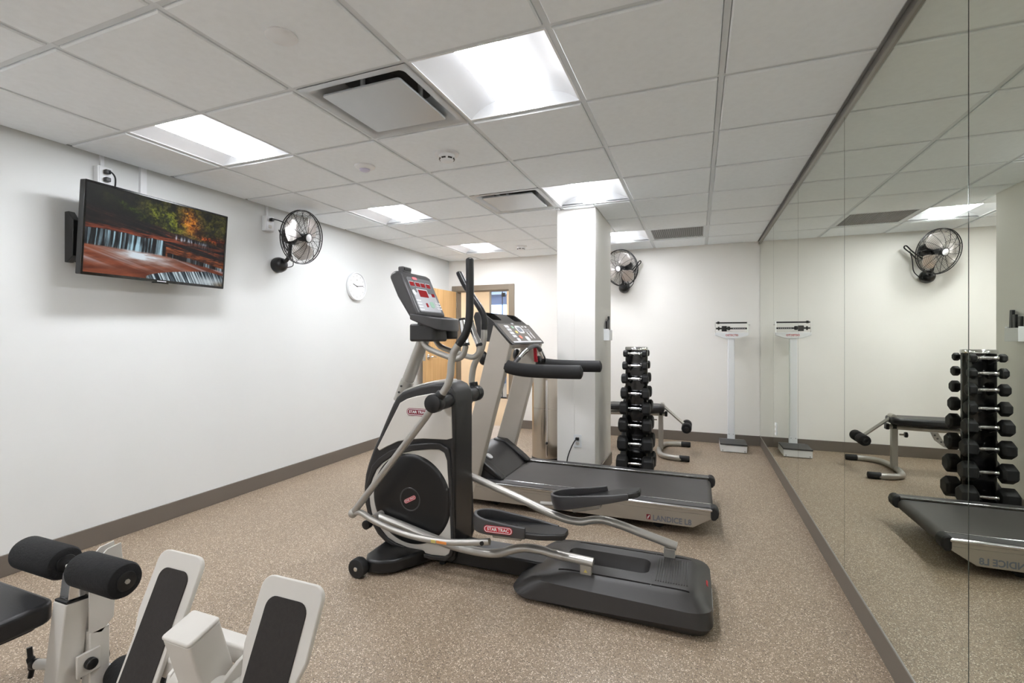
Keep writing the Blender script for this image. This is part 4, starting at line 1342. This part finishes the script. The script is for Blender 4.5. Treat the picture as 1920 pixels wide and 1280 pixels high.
def outlet(loc, xd, label):
    r = thing('wall_outlet', loc, label, 'outlet', 'duplex wall outlets')
    mt = frame_mtx(loc, xd, (0, 0, 1))
    MB().prism(rrect(-0.035, -0.057, 0.035, 0.057, 0.004), 0, 0.006, 'z', mt).build('cover_plate', 'white', r, bevel=0.002)
    for z in (-0.022, 0.022):
        f_ = MB().prism(rrect(-0.017, z - 0.014, 0.017, z + 0.014, 0.009), 0.006, 0.0075, 'z', mt).build('socket', 'wpanel', r)
        for x in (-0.006, 0.006):
            MB().box((x - 0.0012, z - 0.002, 0.0075), (x + 0.0012, z + 0.007, 0.008), mt).build('slot', 'black', f_)
        MB().box((-0.002, z - 0.010, 0.0075), (0.002, z - 0.006, 0.008), mt).build('ground_hole', 'black', f_)
    return r


outlet((-0.988, PY0, 0.378), (1, 0, 0), 'white duplex outlet low on the front of the pillar')
outlet((XM - 0.0005, 5.22, 0.43), (0, -1, 0), 'white outlet plate set in the mirror wall near the scale')

# ------------------------------------------------------------------ wall clock
CK = thing('wall_clock', (XL, 4.35, 1.852), 'round white wall clock on the left wall', 'clock')
ckm = frame_mtx((XL, 4.35, 1.852), (0, 1, 0), (0, 0, 1))
MB().lathe([(0, 0), (0.148, 0), (0.153, 0.01), (0.153, 0.03), (0.149, 0.036), (0.141, 0.034), (0.138, 0.026)], 64, ckm).build('rim', 'white', CK)
MB().lathe([(0, 0.022), (0.139, 0.022), (0.139, 0.024), (0, 0.024)], 64, ckm).build('dial', 'white', CK)
for k in range(12):
    a = 2 * PI * k / 12
    mt = ckm @ Matrix.Rotation(-a, 4, 'Z')
    l = 0.012
    MB().box((-0.0028, 0.110, 0.024), (0.0028, 0.110 + l, 0.0248), mt).build('hour_mark', 'silver', CK)
MB().box((-0.01, 0.066, 0.024), (0.01, 0.074, 0.0248), ckm).build('maker_mark', 'silver', CK)
for name, ang, l, w_ in (('hour_hand', -72, 0.072, 0.0042), ('minute_hand', 84, 0.105, 0.0034)):
    mt = ckm @ Matrix.Rotation(-math.radians(ang), 4, 'Z')
    MB().box((-w_, -0.015, 0.0255), (w_, l, 0.0267), mt).build(name, 'grey', CK)
MB().lathe([(0, 0.029), (0.006, 0.028), (0.006, 0.024)], 16, ckm).build('pin', 'grey', CK)


# ------------------------------------------------------------------ wall fans
def wall_fan(loc, rotz, hyaw, htilt, spin, label):
    r = thing('wall_fan', loc, label, 'fan', 'wall fans')
    W = Matrix.Translation(Vector(loc)) @ Matrix.Rotation(rotz, 4, 'Z')
    hc = Vector((0.30, 0, 0.225))
    H = W @ Matrix.Translation(hc) @ Matrix.Rotation(hyaw, 4, 'Z') @ Matrix.Rotation(htilt, 4, 'Y')
    A = lambda p: W @ Vector(p)
    B = lambda p: H @ Vector(p)
    toZ = Matrix.Rotation(PI / 2, 4, 'Y')           # lathe z -> local x
    # mount
    MB().lathe([(0, 0), (0.062, 0), (0.068, 0.015), (0.068, 0.045), (0.058, 0.078), (0.038, 0.098), (0, 0.104)], 32, W @ toZ).build('wall_mount', 'black', r)
    MB().tube(spline([A((0.06, 0, 0.02)), A((0.12, 0, 0.035)), A((0.155, 0, 0.08)), A((0.165, 0, 0.15)), B((-0.12, 0, -0.03))]), 0.017, 12).build('arm', 'black', r)
    MB().tube(spline([A((0.075, 0.05, -0.02)), A((0.12, 0.075, 0.0)), A((0.13, 0.06, 0.06)), A((0.14, 0.02, 0.12))]), 0.004, 8).build('arm_cord', 'black', r)
    # motor
    MB().lathe([(0, -0.195), (0.045, -0.19), (0.066, -0.17), (0.072, -0.14), (0.072, -0.10), (0.06, -0.075), (0.02, -0.07), (0.02, -0.02)], 28, H @ toZ).build('motor', 'black', r)
    R = 0.228
    # grilles: rim rings, concentric wires and radial spokes
    for name, fx in (('front_grille', lambda q: 0.012 + 0.055 * (1 - q * q)), ('rear_grille', lambda q: -0.012 - 0.06 * (1 - q ** 3))):
        g = MB()
        for k in range(13):
            q = 0.22 + 0.74 * k / 12
            g.tube([B((fx(q), R * q * math.cos(2 * PI * a / 40), R * q * math.sin(2 * PI * a / 40))) for a in range(40)], 0.0011, 4, closed=True)
        for k in range(20 if name == 'rear_grille' else 14):
            a0 = 2 * PI * k / (20 if name == 'rear_grille' else 14)
            pts = []
            for q in (0.16, 0.35, 0.55, 0.75, 0.9, 1.0):
                a = a0 + (0.35 * (1 - q) if name == 'front_grille' else -0.2 * (1 - q))
                pts.append(B((fx(q), R * q * math.cos(a), R * q * math.sin(a))))
            g.tube(pts, 0.0022 if name == 'front_grille' else 0.0016, 5)
        o_ = g.build(name, 'black', r)
        o_['kind'] = 'stuff'
    for x in (0.012, -0.012):
        MB().tube([B((x, R * math.cos(2 * PI * a / 56), R * math.sin(2 * PI * a / 56))) for a in range(56)], 0.0045, 8, closed=True).build('rim_ring', 'black', r)
    MB().lathe([(0, 0.080), (0.030, 0.079), (0.036, 0.074), (0.038, 0.066), (0, 0.062)], 32, H @ toZ).build('hub_badge', 'key', r)
    MB().lathe([(0.034, 0.079), (0.041, 0.075), (0.042, 0.064), (0.036, 0.064)], 32, H @ toZ).build('badge_ring', 'black', r)
    MB().lathe([(0, 0.045), (0.03, 0.042), (0.034, 0.03), (0.034, -0.02), (0, -0.02)], 24, H @ toZ).build('hub', 'black', r)
    for k in range(3):
        a0 = spin + 2 * PI * k / 3
        vs, fs = [], []
        nr, na = 8, 7
        for side in (0, 1):
            for i_ in range(nr):
                q = i_ / (nr - 1)
                rad = 0.035 + 0.162 * q
                half = math.radians(20 + 22 * math.sin(PI * min(1, q * 0.75 + 0.12)))
                if i_ == nr - 1:
                    half *= 0.55
                for j_ in range(na):
                    u = -1 + 2 * j_ / (na - 1)
                    a = a0 + u * half + 0.35 * q
                    vs.append(B((0.028 * u * (1 - 0.4 * q) - 0.002 + 0.004 * side, rad * math.cos(a), rad * math.sin(a))))
        off = nr * na
        for i_ in range(nr - 1):
            for j_ in range(na - 1):
                a, b, c, d = i_ * na + j_, i_ * na + j_ + 1, (i_ + 1) * na + j_ + 1, (i_ + 1) * na + j_
                fs += [(a, b, c, d), (d + off, c + off, b + off, a + off)]
        edge = [i_ for i_ in range(na)] + [k_ * na + na - 1 for k_ in range(1, nr)] + [(nr - 1) * na + j_ for j_ in range(na - 2, -1, -1)] + [k_ * na for k_ in range(nr - 2, 0, -1)]
        for a, b in zip(edge, edge[1:] + edge[:1]):
            fs.append((a, a + off, b + off, b))
        MB().add(vs, fs).build('blade', 'blade', r)
    return r, W


f1, W = wall_fan((XL, 3.27, 1.938), 0, 0.0, math.radians(9), 0.5, 'black wire wall fan on the left wall beside the television')
MB().tube(spline([W @ Vector(p) for p in ((0.055, -0.11, 0.375), (0.09, -0.09, 0.378), (0.12, -0.02, 0.36), (0.15, 0.0, 0.30), (0.13, 0.01, 0.25))]), 0.005, 8).build('power_cord', 'black', f1)
MB().tube(spline([W @ Vector(p) for p in ((0.12, 0.0, 0.20), (0.09, -0.03, 0.26), (0.075, -0.04, 0.30), (0.10, -0.03, 0.24), (0.12, -0.02, 0.16), (0.14, 0.0, 0.12), (0.11, -0.01, 0.22), (0.085, -0.02, 0.29))]), 0.005, 8).build('coiled_cord', 'black', f1)
MB().box((XL + 0.0512, 3.147, 2.300), (XL + 0.085, 3.174, 2.326)).build('plug', 'black', f1, bevel=0.004)
f2, W = wall_fan((-0.893, YF, 1.939), -PI / 2, math.radians(-24), math.radians(14), 0.9, 'black wire wall fan on the far wall, partly hidden by the pillar')
MB().tube(spline([W @ Vector(p) for p in ((0.14, 0.02, 0.13), (0.14, 0.10, 0.20), (0.12, 0.16, 0.27), (0.10, 0.20, 0.33), (0.09, 0.215, 0.31), (0.11, 0.16, 0.24), (0.12, 0.12, 0.18))]), 0.007, 8).build('tied_cord', 'black', f2)
MB().tube(spline([W @ Vector(p) for p in ((0.10, 0.17, 0.27), (0.07, 0.14, 0.18), (0.05, 0.12, 0.06), (0.045, 0.065, -0.01))]), 0.005, 8).build('power_cord', 'black', f2)

# ------------------------------------------------------------------ remote holder on the pillar
RH = thing('remote_holder', (PX1, 4.745, 1.265), 'white wall holder on the side of the pillar carrying remotes', 'holder')
x0 = PX1
h = MB()
h.box((x0, 4.66, 1.265), (x0 + 0.003, 4.83, 1.385)).box((x0 + 0.003, 4.66, 1.265), (x0 + 0.052, 4.83, 1.270)).box((x0 + 0.049, 4.66, 1.270), (x0 + 0.052, 4.83, 1.365))
h.box((x0 + 0.003, 4.66, 1.270), (x0 + 0.049, 4.663, 1.375)).box((x0 + 0.003, 4.827, 1.270), (x0 + 0.049, 4.83, 1.375))
h.build('tray', 'white', RH, bevel=0.001)
for yy, zz, tl, lab in ((4.80, 1.50, 0.06, 'taller slim black remote standing in the pillar holder'), (4.745, 1.465, -0.05, 'shorter wide black remote in the middle of the pillar holder'), (4.69, 1.45, 0.03, 'black remote at the near end of the pillar holder')):
    rm = thing('remote_control', (x0 + 0.025, yy, 1.271), lab, 'remote', 'remotes in the holder')
    mt = Matrix.Translation((x0 + 0.025, yy, 1.2715)) @ Matrix.Rotation(tl, 4, 'X')
    hh = zz - 1.2715
    MB().box((-0.009, -0.019, 0), (0.009, 0.019, hh), mt).build('body', 'black', rm, bevel=0.004)
    for k in range(6):
        MB().box((0.009, -0.013, hh - 0.03 - k * 0.012), (0.0102, 0.013, hh - 0.024 - k * 0.012), mt).build('button_row', 'grey', rm)

# ------------------------------------------------------------------ stainless bin behind the pillar
BN = thing('waste_bin', (-1.50, 5.0, 0), 'tall round stainless steel bin partly hidden by the pillar', 'bin')
bx, by, br_ = -1.50, 5.0, 0.155
T = Matrix.Translation((bx, by, 0))
MB().lathe([(0, 0), (br_ + 0.004, 0), (br_ + 0.004, 0.03), (br_, 0.032)], 48, T).build('foot_ring', 'black', BN)
MB().lathe([(br_, 0.03), (br_, 0.545), (br_ - 0.002, 0.547), (br_ - 0.002, 0.551), (br_, 0.553), (br_, 0.86)], 48, T).build('body', 'steel', BN)
MB().lathe([(br_ + 0.003, 0.855), (br_ + 0.003, 0.885), (br_ - 0.01, 0.90), (br_ - 0.05, 0.93), (0.06, 0.945), (0, 0.946)], 48, T).build('lid', 'steel', BN)
dv = Vector((1.50, -5.0, 0)).normalized()
pv = Vector((bx, by, 0)) + dv * (br_ + 0.004)
MB().tube([(pv.x, pv.y, 0.05), (pv.x, pv.y, 0.85)], 0.011, 12).build('hinge_tube', 'chrome', BN)
MB().ball((pv.x + dv.x * 0.016, pv.y + dv.y * 0.016, 0.20), 0.014, 14).build('knob', 'black', BN)

# ------------------------------------------------------------------ dumbbell tower
DX, DY = -0.518, 4.56
DT = thing('dumbbell_rack', (DX, DY, 0), 'black vertical dumbbell tower with a chrome top next to the pillar', 'dumbbell rack')
MB().prism(rrect(DX - 0.145, DY - 0.16, DX + 0.145, DY + 0.16, 0.05), 0, 0.016, 'z').build('base_plate', 'black', DT, bevel=0.004)
MB().prism(rrect(DX - 0.098, DY - 0.038, DX + 0.098, DY + 0.038, 0.03), 0.016, 1.178, 'z').build('column', 'gloss', DT, bevel=0.002)
MB().lathe([(0, 1.178), (0.094, 1.178), (0.101, 1.183), (0.101, 1.202), (0.096, 1.208), (0.08, 1.204), (0, 1.20)], 40, Matrix.Translation((DX, DY, 0))).build('top_cap', 'chrome', DT)
zr = [1.150, 1.043, 0.927, 0.796, 0.664, 0.513, 0.348, 0.172]
hs = [0.027, 0.033, 0.039, 0.046, 0.052, 0.057, 0.062, 0.068]
hl = [0.040, 0.047, 0.055, 0.061, 0.072, 0.080, 0.089, 0.098]
GRIP = 0.062     # half of the clear handle length
for k in range(8):
    for s in (-1, 1):
        y = DY + s * 0.118
        z = zr[k]
        for x in (-0.045, 0.045):
            MB().prism([(DY + s * 0.035, z - 0.05), (DY + s * 0.09, z - 0.03), (DY + s * 0.14, z - 0.022), (DY + s * 0.14, z - 0.0145), (DY + s * 0.035, z - 0.0145)],
                       DX + x - 0.006, DX + x + 0.006, 'x').build('saddle', 'black', DT)
order = ['topmost', 'second from top', 'third from top', 'fourth from top', 'fifth from top', 'sixth from top', 'second from bottom', 'lowest']
for s, side in ((-1, 'camera side of the tower'), (1, 'wall side of the tower')):
    for k in range(8):
        y, z = DY + s * 0.118, zr[k]
        d = thing('dumbbell', (DX, y, z), 'black hex dumbbell with chrome handle, %s, %s' % (order[k], side), 'dumbbell', 'dumbbells on the tower')
        Rh, Lh = hs[k], hl[k]
        prof = [(-GRIP - 0.004, 0.012), (-GRIP + 0.004, 0.016), (-0.05, 0.0115), (-0.025, 0.0125), (0, 0.0135), (0.025, 0.0125), (0.05, 0.0115), (GRIP - 0.004, 0.016), (GRIP + 0.004, 0.012)]
        MB().tube([(DX + a, y, z) for a, b in prof], [b for a, b in prof], 14).build('handle', 'chrome', d)
        for e in (-1, 1):
            xs = [(GRIP, Rh * 0.72), (GRIP + Lh * 0.16, Rh), (GRIP + Lh * 0.84, Rh), (GRIP + Lh, Rh * 0.74)]
            vs = []
            for xx, rr in xs:
                for q_ in range(6):
                    a = PI / 3 * q_ + PI / 6
                    vs.append((DX + e * xx, y + rr * 1.1547 * math.cos(a), z + rr * 1.1547 * math.sin(a)))
            fs = [(0, 1, 2, 3, 4, 5), (18, 19, 20, 21, 22, 23)] + [(a * 6 + q_, a * 6 + (q_ + 1) % 6, (a + 1) * 6 + (q_ + 1) % 6, (a + 1) * 6 + q_) for a in range(3) for q_ in range(6)]
            MB().add(vs, fs).build('head', 'rubber', d, bevel=0.004, seg=2, ang=25, smooth=True)

# ------------------------------------------------------------------ weight bench
BY = 5.775
BE = thing('weight_bench', (-0.9, BY, 0), 'silver and black weight bench with a leg roller arm behind the dumbbell tower', 'bench')


def ufoot(xc, d):
    pts = [(xc + d * 0.30, BY - 0.365, 0.03), (xc + d * 0.15, BY - 0.36, 0.03), (xc + d * 0.04, BY - 0.29, 0.03), (xc, BY - 0.15, 0.03), (xc - d * 0.01, BY, 0.03), (xc, BY + 0.15, 0.03), (xc + d * 0.04, BY + 0.29, 0.03), (xc + d * 0.15, BY + 0.36, 0.03), (xc + d * 0.30, BY + 0.365, 0.03)]
    MB().tube(spline(pts), 0.028, 16).build('floor_tube', 'silver', BE)
    for s in (-1, 1):
        MB().cyl((xc + d * 0.21, BY + s * 0.363, 0.031), (xc + d * 0.315, BY + s * 0.365, 0.031), 0.031, 20, 0.008).build('end_cap', 'rubber', BE)


ufoot(-0.395, 1)
ufoot(-1.42, -1)
MB().box((-0.415, BY - 0.026, 0.03), (-0.363, BY + 0.026, 0.42)).build('front_post', 'silver', BE, bevel=0.006)
MB().box((-1.445, BY - 0.026, 0.03), (-1.393, BY + 0.026, 0.405)).build('rear_post', 'silver', BE, bevel=0.006)
MB().tube([(-1.66, BY, 0.40), (-0.335, BY, 0.432)], 0.024, 14, ry=0.03).build('main_rail', 'silver', BE)
MB().box((-0.345, BY - 0.032, 0.405), (-0.318, BY + 0.032, 0.462)).build('rail_cap', 'black', BE, bevel=0.005)
MB().prism(rrect(-0.98, BY - 0.14, -0.345, BY + 0.14, 0.06), 0.462, 0.530, 'z').build('seat_pad', 'vinyl', BE, bevel=0.022, seg=4)
mt = Matrix.Translation((-1.0, BY, 0.455)) @ Matrix.Rotation(math.radians(4), 4, 'Y')
MB().prism(rrect(-0.74, -0.14, 0, 0.14, 0.06), 0.0, 0.065, 'z', mt).build('back_pad', 'vinyl', BE, bevel=0.022, seg=4)
MB().tube([(-1.66, BY - 0.06, 0.47), (-1.02, BY - 0.06, 0.44)], 0.014, 10).build('pad_support', 'silver', BE)
MB().tube([(-1.66, BY + 0.06, 0.47), (-1.02, BY + 0.06, 0.44)], 0.014, 10).build('pad_support', 'silver', BE)
MB().cyl((-0.43, BY, 0.36), (-0.47, BY, 0.36), 0.008, 10).build('pin', 'steel', BE)
MB().cyl((-0.47, BY, 0.36), (-0.495, BY, 0.36), 0.026, 18, 0.005).build('adjusting_knob', 'black', BE)
lad = MB().prism([(-0.72, 0.40), (-0.66, 0.40), (-0.69, 0.33), (-0.76, 0.27), (-0.80, 0.255), (-0.805, 0.28), (-0.76, 0.32)], BY - 0.02, BY - 0.014, 'y').build('notched_plate', 'silver', BE)
for x, z in ((-0.695, 0.375), (-0.715, 0.345), (-0.742, 0.315), (-0.775, 0.285)):
    MB().cyl((x, BY - 0.0215, z), (x, BY - 0.0125, z), 0.009, 12).build('notch', 'dark', lad)
MB().tube([(-1.05, BY, 0.40), (-1.2, BY, 0.32), (-1.42, BY, 0.24)], 0.02, 12).build('brace', 'silver', BE)
a_, b_ = Vector((-0.375, BY, 0.530)), Vector((-0.115, BY, 0.305))
MB().tube([a_, b_], 0.016, 4, ry=0.022).build('roller_arm', 'silver', BE)
MB().cyl((-0.375, BY - 0.05, 0.53), (-0.375, BY + 0.05, 0.53), 0.026, 20, 0.004).build('pivot', 'silver', BE)
MB().box((-0.405, BY - 0.03, 0.415), (-0.37, BY + 0.03, 0.53)).build('pivot_bracket', 'dgrey', BE, bevel=0.004)
MB().cyl((-0.115, BY - 0.17, 0.305), (-0.115, BY + 0.17, 0.305), 0.012, 12).build('roller_axle', 'steel', BE)
for s in (-1, 1):
    MB().cyl((-0.115, BY + s * 0.025, 0.305), (-0.115, BY + s * 0.165, 0.305), 0.052, 28, 0.014).build('foam_roller', 'foam', BE)
    MB().cyl((-0.115, BY + s * 0.160, 0.305), (-0.115, BY + s * 0.172, 0.305), 0.024, 20, 0.003).build('roller_cap', 'black', BE)

# ------------------------------------------------------------------ physician scale
SC = thing('physician_scale', (0.372, 6.22, 0), 'white upright balance beam scale in the far right corner', 'scale')
MB().box((0.236, 6.03, 0.006), (0.508, 6.42, 0.082)).build('platform', 'white', SC, bevel=0.004)
MB().box((0.232, 6.02, 0.0825), (0.512, 6.33, 0.098)).build('platform_mat', 'dgrey', SC, bevel=0.004)
for x in (0.26, 0.485):
    for y in (6.06, 6.39):
        MB().cyl((x, y, 0), (x, y, 0.008), 0.014, 12).build('foot', 'black', SC)
    MB().cyl((x, 6.0285, 0.02), (x, 6.0302, 0.02), 0.005, 10).build('screw', 'grey', SC)
MB().box((0.328, 6.345, 0.08), (0.402, 6.40, 1.30)).build('column', 'white', SC, bevel=0.008, seg=3)
MB().box((0.325, 6.343, 0.082), (0.405, 6.402, 0.17)).build('column_foot', 'white', SC, bevel=0.003)
for x in (0.342, 0.388):
    MB().cyl((x, 6.3425, 0.15), (x, 6.3432, 0.15), 0.004, 8).build('screw', 'grey', SC)
hz = [(0.19, 1.350), (0.548, 1.350), (0.548, 1.318), (0.46, 1.288), (0.42, 1.280), (0.31, 1.280), (0.27, 1.288), (0.19, 1.318)]
hd = MB().prism(hz, 6.335, 6.41, 'y').build('beam_housing', 'white', SC, bevel=0.004)
text_part('lettering', 'DETECTO', 0.030, frame_mtx((0.372, 6.3343, 1.318), (1, 0, 0), (0, 0, 1)), 'red', SC, 0.0004, bold=0.0006)
yb_ = 6.36
MB().box((0.19, yb_ - 0.012, 1.350), (0.198, yb_ + 0.012, 1.475)).build('beam_stand', 'chrome', SC)
MB().box((0.535, yb_ - 0.012, 1.350), (0.543, yb_ + 0.012, 1.475)).build('beam_stand', 'chrome', SC)
MB().box((0.20, yb_ - 0.006, 1.457), (0.533, yb_ + 0.006, 1.474)).build('upper_beam', 'black', SC)
MB().box((0.20, yb_ - 0.008, 1.389), (0.533, yb_ + 0.008, 1.408)).build('lower_beam', 'black', SC)
for k in range(7):
    MB().box((0.385 + k * 0.02, yb_ - 0.0088, 1.395), (0.393 + k * 0.02, yb_ - 0.0078, 1.401)).build('beam_mark', 'key', SC)
MB().box((0.262, yb_ - 0.018, 1.365), (0.318, yb_ + 0.018, 1.428)).build('large_poise', 'gloss', SC, bevel=0.004)
MB().box((0.322, yb_ - 0.015, 1.378), (0.354, yb_ + 0.015, 1.422)).build('hanging_weight', 'gloss', SC, bevel=0.004)
MB().box((0.222, yb_ - 0.012, 1.376), (0.238, yb_ + 0.012, 1.420)).build('counter_weight', 'gloss', SC, bevel=0.003)
MB().box((0.214, yb_ - 0.012, 1.452), (0.238, yb_ + 0.012, 1.482)).build('small_poise', 'gloss', SC, bevel=0.003)
MB().tube([(0.543, yb_, 1.44), (0.565, yb_, 1.44)], 0.004, 8).build('beam_tip', 'chrome', SC)

# ------------------------------------------------------------------ leg machine in the near left corner
LG = thing('leg_machine', (-1.6, 0.7, 0), 'cream leg exercise machine with foot plates and foam rollers in the near left corner', 'gym machine')
# floor frame
MB().box((-1.25, 0.10, 0.0), (-1.17, 1.04, 0.06)).build('floor_rail', 'cream', LG, bevel=0.008)
MB().box((-2.00, 0.10, 0.0), (-1.92, 1.02, 0.06)).build('floor_rail', 'cream', LG, bevel=0.008)
MB().box((-1.92, 0.40, 0.0), (-1.25, 0.48, 0.06)).build('cross_rail', 'cream', LG, bevel=0.008)
# leaning square post with cap
pdv = Vector((0, -0.29, 1)).normalized()
pm = frame_mtx((-1.214, 0.865, 0.545), (1, 0, 0), (0, 1, 0.29))
MB().prism(rrect(-0.05, -0.045, 0.05, 0.045, 0.008), -0.56, -0.005, 'z', pm).build('press_post', 'cream', LG, bevel=0.003)
MB().prism(rrect(-0.0515, -0.0465, 0.0515, 0.0465, 0.010), -0.005, 0.006, 'z', pm).build('post_cap', 'cream', LG, bevel=0.005, seg=3)
# foot plates
pdn = Vector((0, -0.40, -0.916)).normalized()
for x0, x1, sgn in ((-1.535, -1.347, -1), (-1.108, -0.898, 1)):
    xm, w = (x0 + x1) / 2, (x1 - x0)
    mt = frame_mtx((xm, 1.0, 0.648), (1, 0, 0), tuple(-pdn))
    hw = w / 2
    poly = []
    for p in rrect(-hw, -0.60, hw, 0, 0.034, 6):
        poly.append(p)
    # the outer side narrows towards the bottom
    out = []
    for x, y in poly:
        if y < -0.2:
            x = x * 0.78
        out.append((x, y))
    # insert the bend points
    bend = [(hw, -0.17), (hw * 0.80, -0.235)]
    top = [p for p in out if p[1] > -0.1]
    botm = [p for p in out if p[1] < -0.2]
    rt_top = top[:7]; lf_top = top[7:]
    lf_bot = botm[:7]; rt_bot = botm[7:]
    poly = rt_top + lf_top + [(-hw, -0.17), (-hw * 0.80, -0.235)] + lf_bot + rt_bot + bend[::-1]
    pl = MB().prism(poly, -0.014, 0, 'z', mt).build('foot_plate', 'cream', LG, bevel=0.003)
    MB().prism(rrect(-hw * 0.66, -0.57, hw * 0.66, -0.046, 0.03, 6), 0, 0.003, 'z', mt).build('grip_sheet', 'griptape', pl, bevel=0.001)
    # arm joining the plate to the pivot on the post
    xa = -1.214 + sgn * 0.085
    xb = xm - sgn * 0.03
    ym, zm = 1.0 + pdn.y * 0.30 + 0.035, 0.648 + pdn.z * 0.30
    MB().box((min(xa, xb), ym - 0.01, zm - 0.028), (max(xa, xb), ym + 0.045, zm + 0.028)).build('plate_tube', 'cream', LG, bevel=0.006)
    MB().prism([(0.845, 0.335), (0.875, 0.315), (0.93, 0.33), (1.00, 0.385), (1.02, 0.43), (0.985, 0.455), (0.93, 0.44), (0.865, 0.405)], xa - 0.006, xa + 0.006, 'x').build('link_plate', 'cream', LG, bevel=0.002)
    MB().cyl((-1.214 + sgn * 0.048, 0.895, 0.372), (xa, 0.895, 0.372), 0.040, 28, 0.004).build('pivot_boss', 'cream', LG)
    MB().cyl((xa, 0.895, 0.372), (xa + sgn * 0.022, 0.895, 0.372), 0.031, 28, 0.006).build('pivot_cap', 'black', LG)
    MB().cyl((xa + sgn * 0.02, 0.895, 0.372), (xa + sgn * 0.028, 0.895, 0.372), 0.013, 6).build('bolt', 'black', LG)
MB().box((-1.34, 0.965, 0.40), (-1.06, 1.015, 0.45)).build('cross_tube', 'cream', LG, bevel=0.006)
# roller station
RX, RY, RZ = -1.955, 0.99, 0.520
tl = Vector((0, 0.11, 1)).normalized()
pm = frame_mtx((RX, RY - 0.012, 0.415), (1, 0, 0), tuple(Vector((0, 1, -0.11))))
MB().prism(rrect(-0.036, -0.036, 0.036, 0.036, 0.006), -0.36, 0.0, 'z', pm).build('roller_post', 'cream', LG, bevel=0.002)
MB().prism(rrect(-0.034, -0.034, 0.034, 0.034, 0.004), 0.0, 0.008, 'z', pm).build('post_collar', 'black', LG, bevel=0.002)
MB().prism(rrect(-0.025, -0.025, 0.025, 0.025, 0.003), 0.008, 0.095, 'z', pm).build('chrome_tube', 'chrome', LG, bevel=0.002)
MB().box((RX - 0.022, RY - 0.022, RZ - 0.03), (RX + 0.022, RY + 0.022, RZ + 0.012)).build('tube_cap', 'cream', LG, bevel=0.004)
MB().cyl((RX - 0.30, RY, RZ), (RX + 0.262, RY, RZ), 0.014, 16).build('roller_axle', 'chrome', LG)
for a, b in ((-2.262, -2.012), (-1.930, -1.690)):
    fr = MB().cyl((a, RY, RZ), (b, RY, RZ), 0.056, 40, 0.018).build('foam_roller', 'foam', LG)
    for e, dd in ((a, -1), (b, 1)):
        MB().cyl((e - dd * 0.01, RY, RZ), (e + dd * 0.004, RY, RZ), 0.030, 28, 0.003).build('roller_cap', 'black', fr)
    MB().cyl((b, RY, RZ), (b + 0.009, RY, RZ), 0.0075, 6).build('end_bolt', 'silver', fr)
yz = [(1.0, 0.30), (1.0, 0.44), (1.035, 0.545), (1.055, 0.562), (1.098, 0.568), (1.104, 0.50), (1.078, 0.386), (1.074, 0.319), (1.036, 0.284)]
for x in (-1.945, -1.905):
    MB().prism(yz, x - 0.003, x + 0.003, 'x').build('side_plate', 'cream', LG, bevel=0.001)
MB().cyl((-1.95, 1.08, 0.50), (-1.895, 1.08, 0.50), 0.012, 14).build('bolt', 'black', LG)
MB().box((-1.948, 1.00, 0.03), (-1.902, 1.062, 0.30)).build('rear_post', 'cream', LG, bevel=0.004)
MB().box((-1.903, 0.96, 0.17), (-1.893, 1.03, 0.245)).build('washer_plate', 'cream', LG, bevel=0.003)
MB().cyl((-1.894, 0.995, 0.207), (-1.872, 0.995, 0.207), 0.018, 18, 0.004).build('knob', 'black', LG)
for a, b in ((-2.20, -2.01), (-1.88, -1.69)):
    MB().cyl((a, 1.075, 0.13), (b, 1.075, 0.13), 0.056, 36, 0.018).build('lower_roller', 'foam', LG)
MB().cyl((-2.22, 1.075, 0.13), (-1.67, 1.075, 0.13), 0.013, 14).build('lower_axle', 'chrome', LG)
MB().cyl((-1.985, 0.955, 0.20), (-2.085, 0.945, 0.185), 0.016, 16).build('pin_sleeve', 'cream', LG)
MB().cyl((-2.085, 0.945, 0.185), (-2.11, 0.943, 0.181), 0.017, 16, 0.003).build('pin_collar', 'black', LG)
MB().tube(spline([(-2.125, 0.94, 0.235), (-2.118, 0.94, 0.20), (-2.112, 0.942, 0.18), (-2.118, 0.944, 0.16), (-2.128, 0.944, 0.13)]), [0.008] * 6 + [0.012] * 12 + [0.008] * 7, 10).build('pull_handle', 'black', LG)
MB().prism(rrect(-2.50, 0.36, -1.985, 0.955, 0.05, 6), 0.352, 0.420, 'z').build('seat_pad', 'vinyl', LG, bevel=0.014, seg=4)
MB().prism(rrect(-2.47, 0.39, -2.015, 0.925, 0.04), 0.338, 0.352, 'z').build('seat_board', 'black', LG)
MB().box((-2.30, 0.60, 0.0), (-2.22, 0.68, 0.338)).build('seat_post', 'cream', LG, bevel=0.006)
MB().box((-2.26, 0.60, 0.0), (-1.99, 0.66, 0.06)).build('cross_rail', 'cream', LG, bevel=0.006)
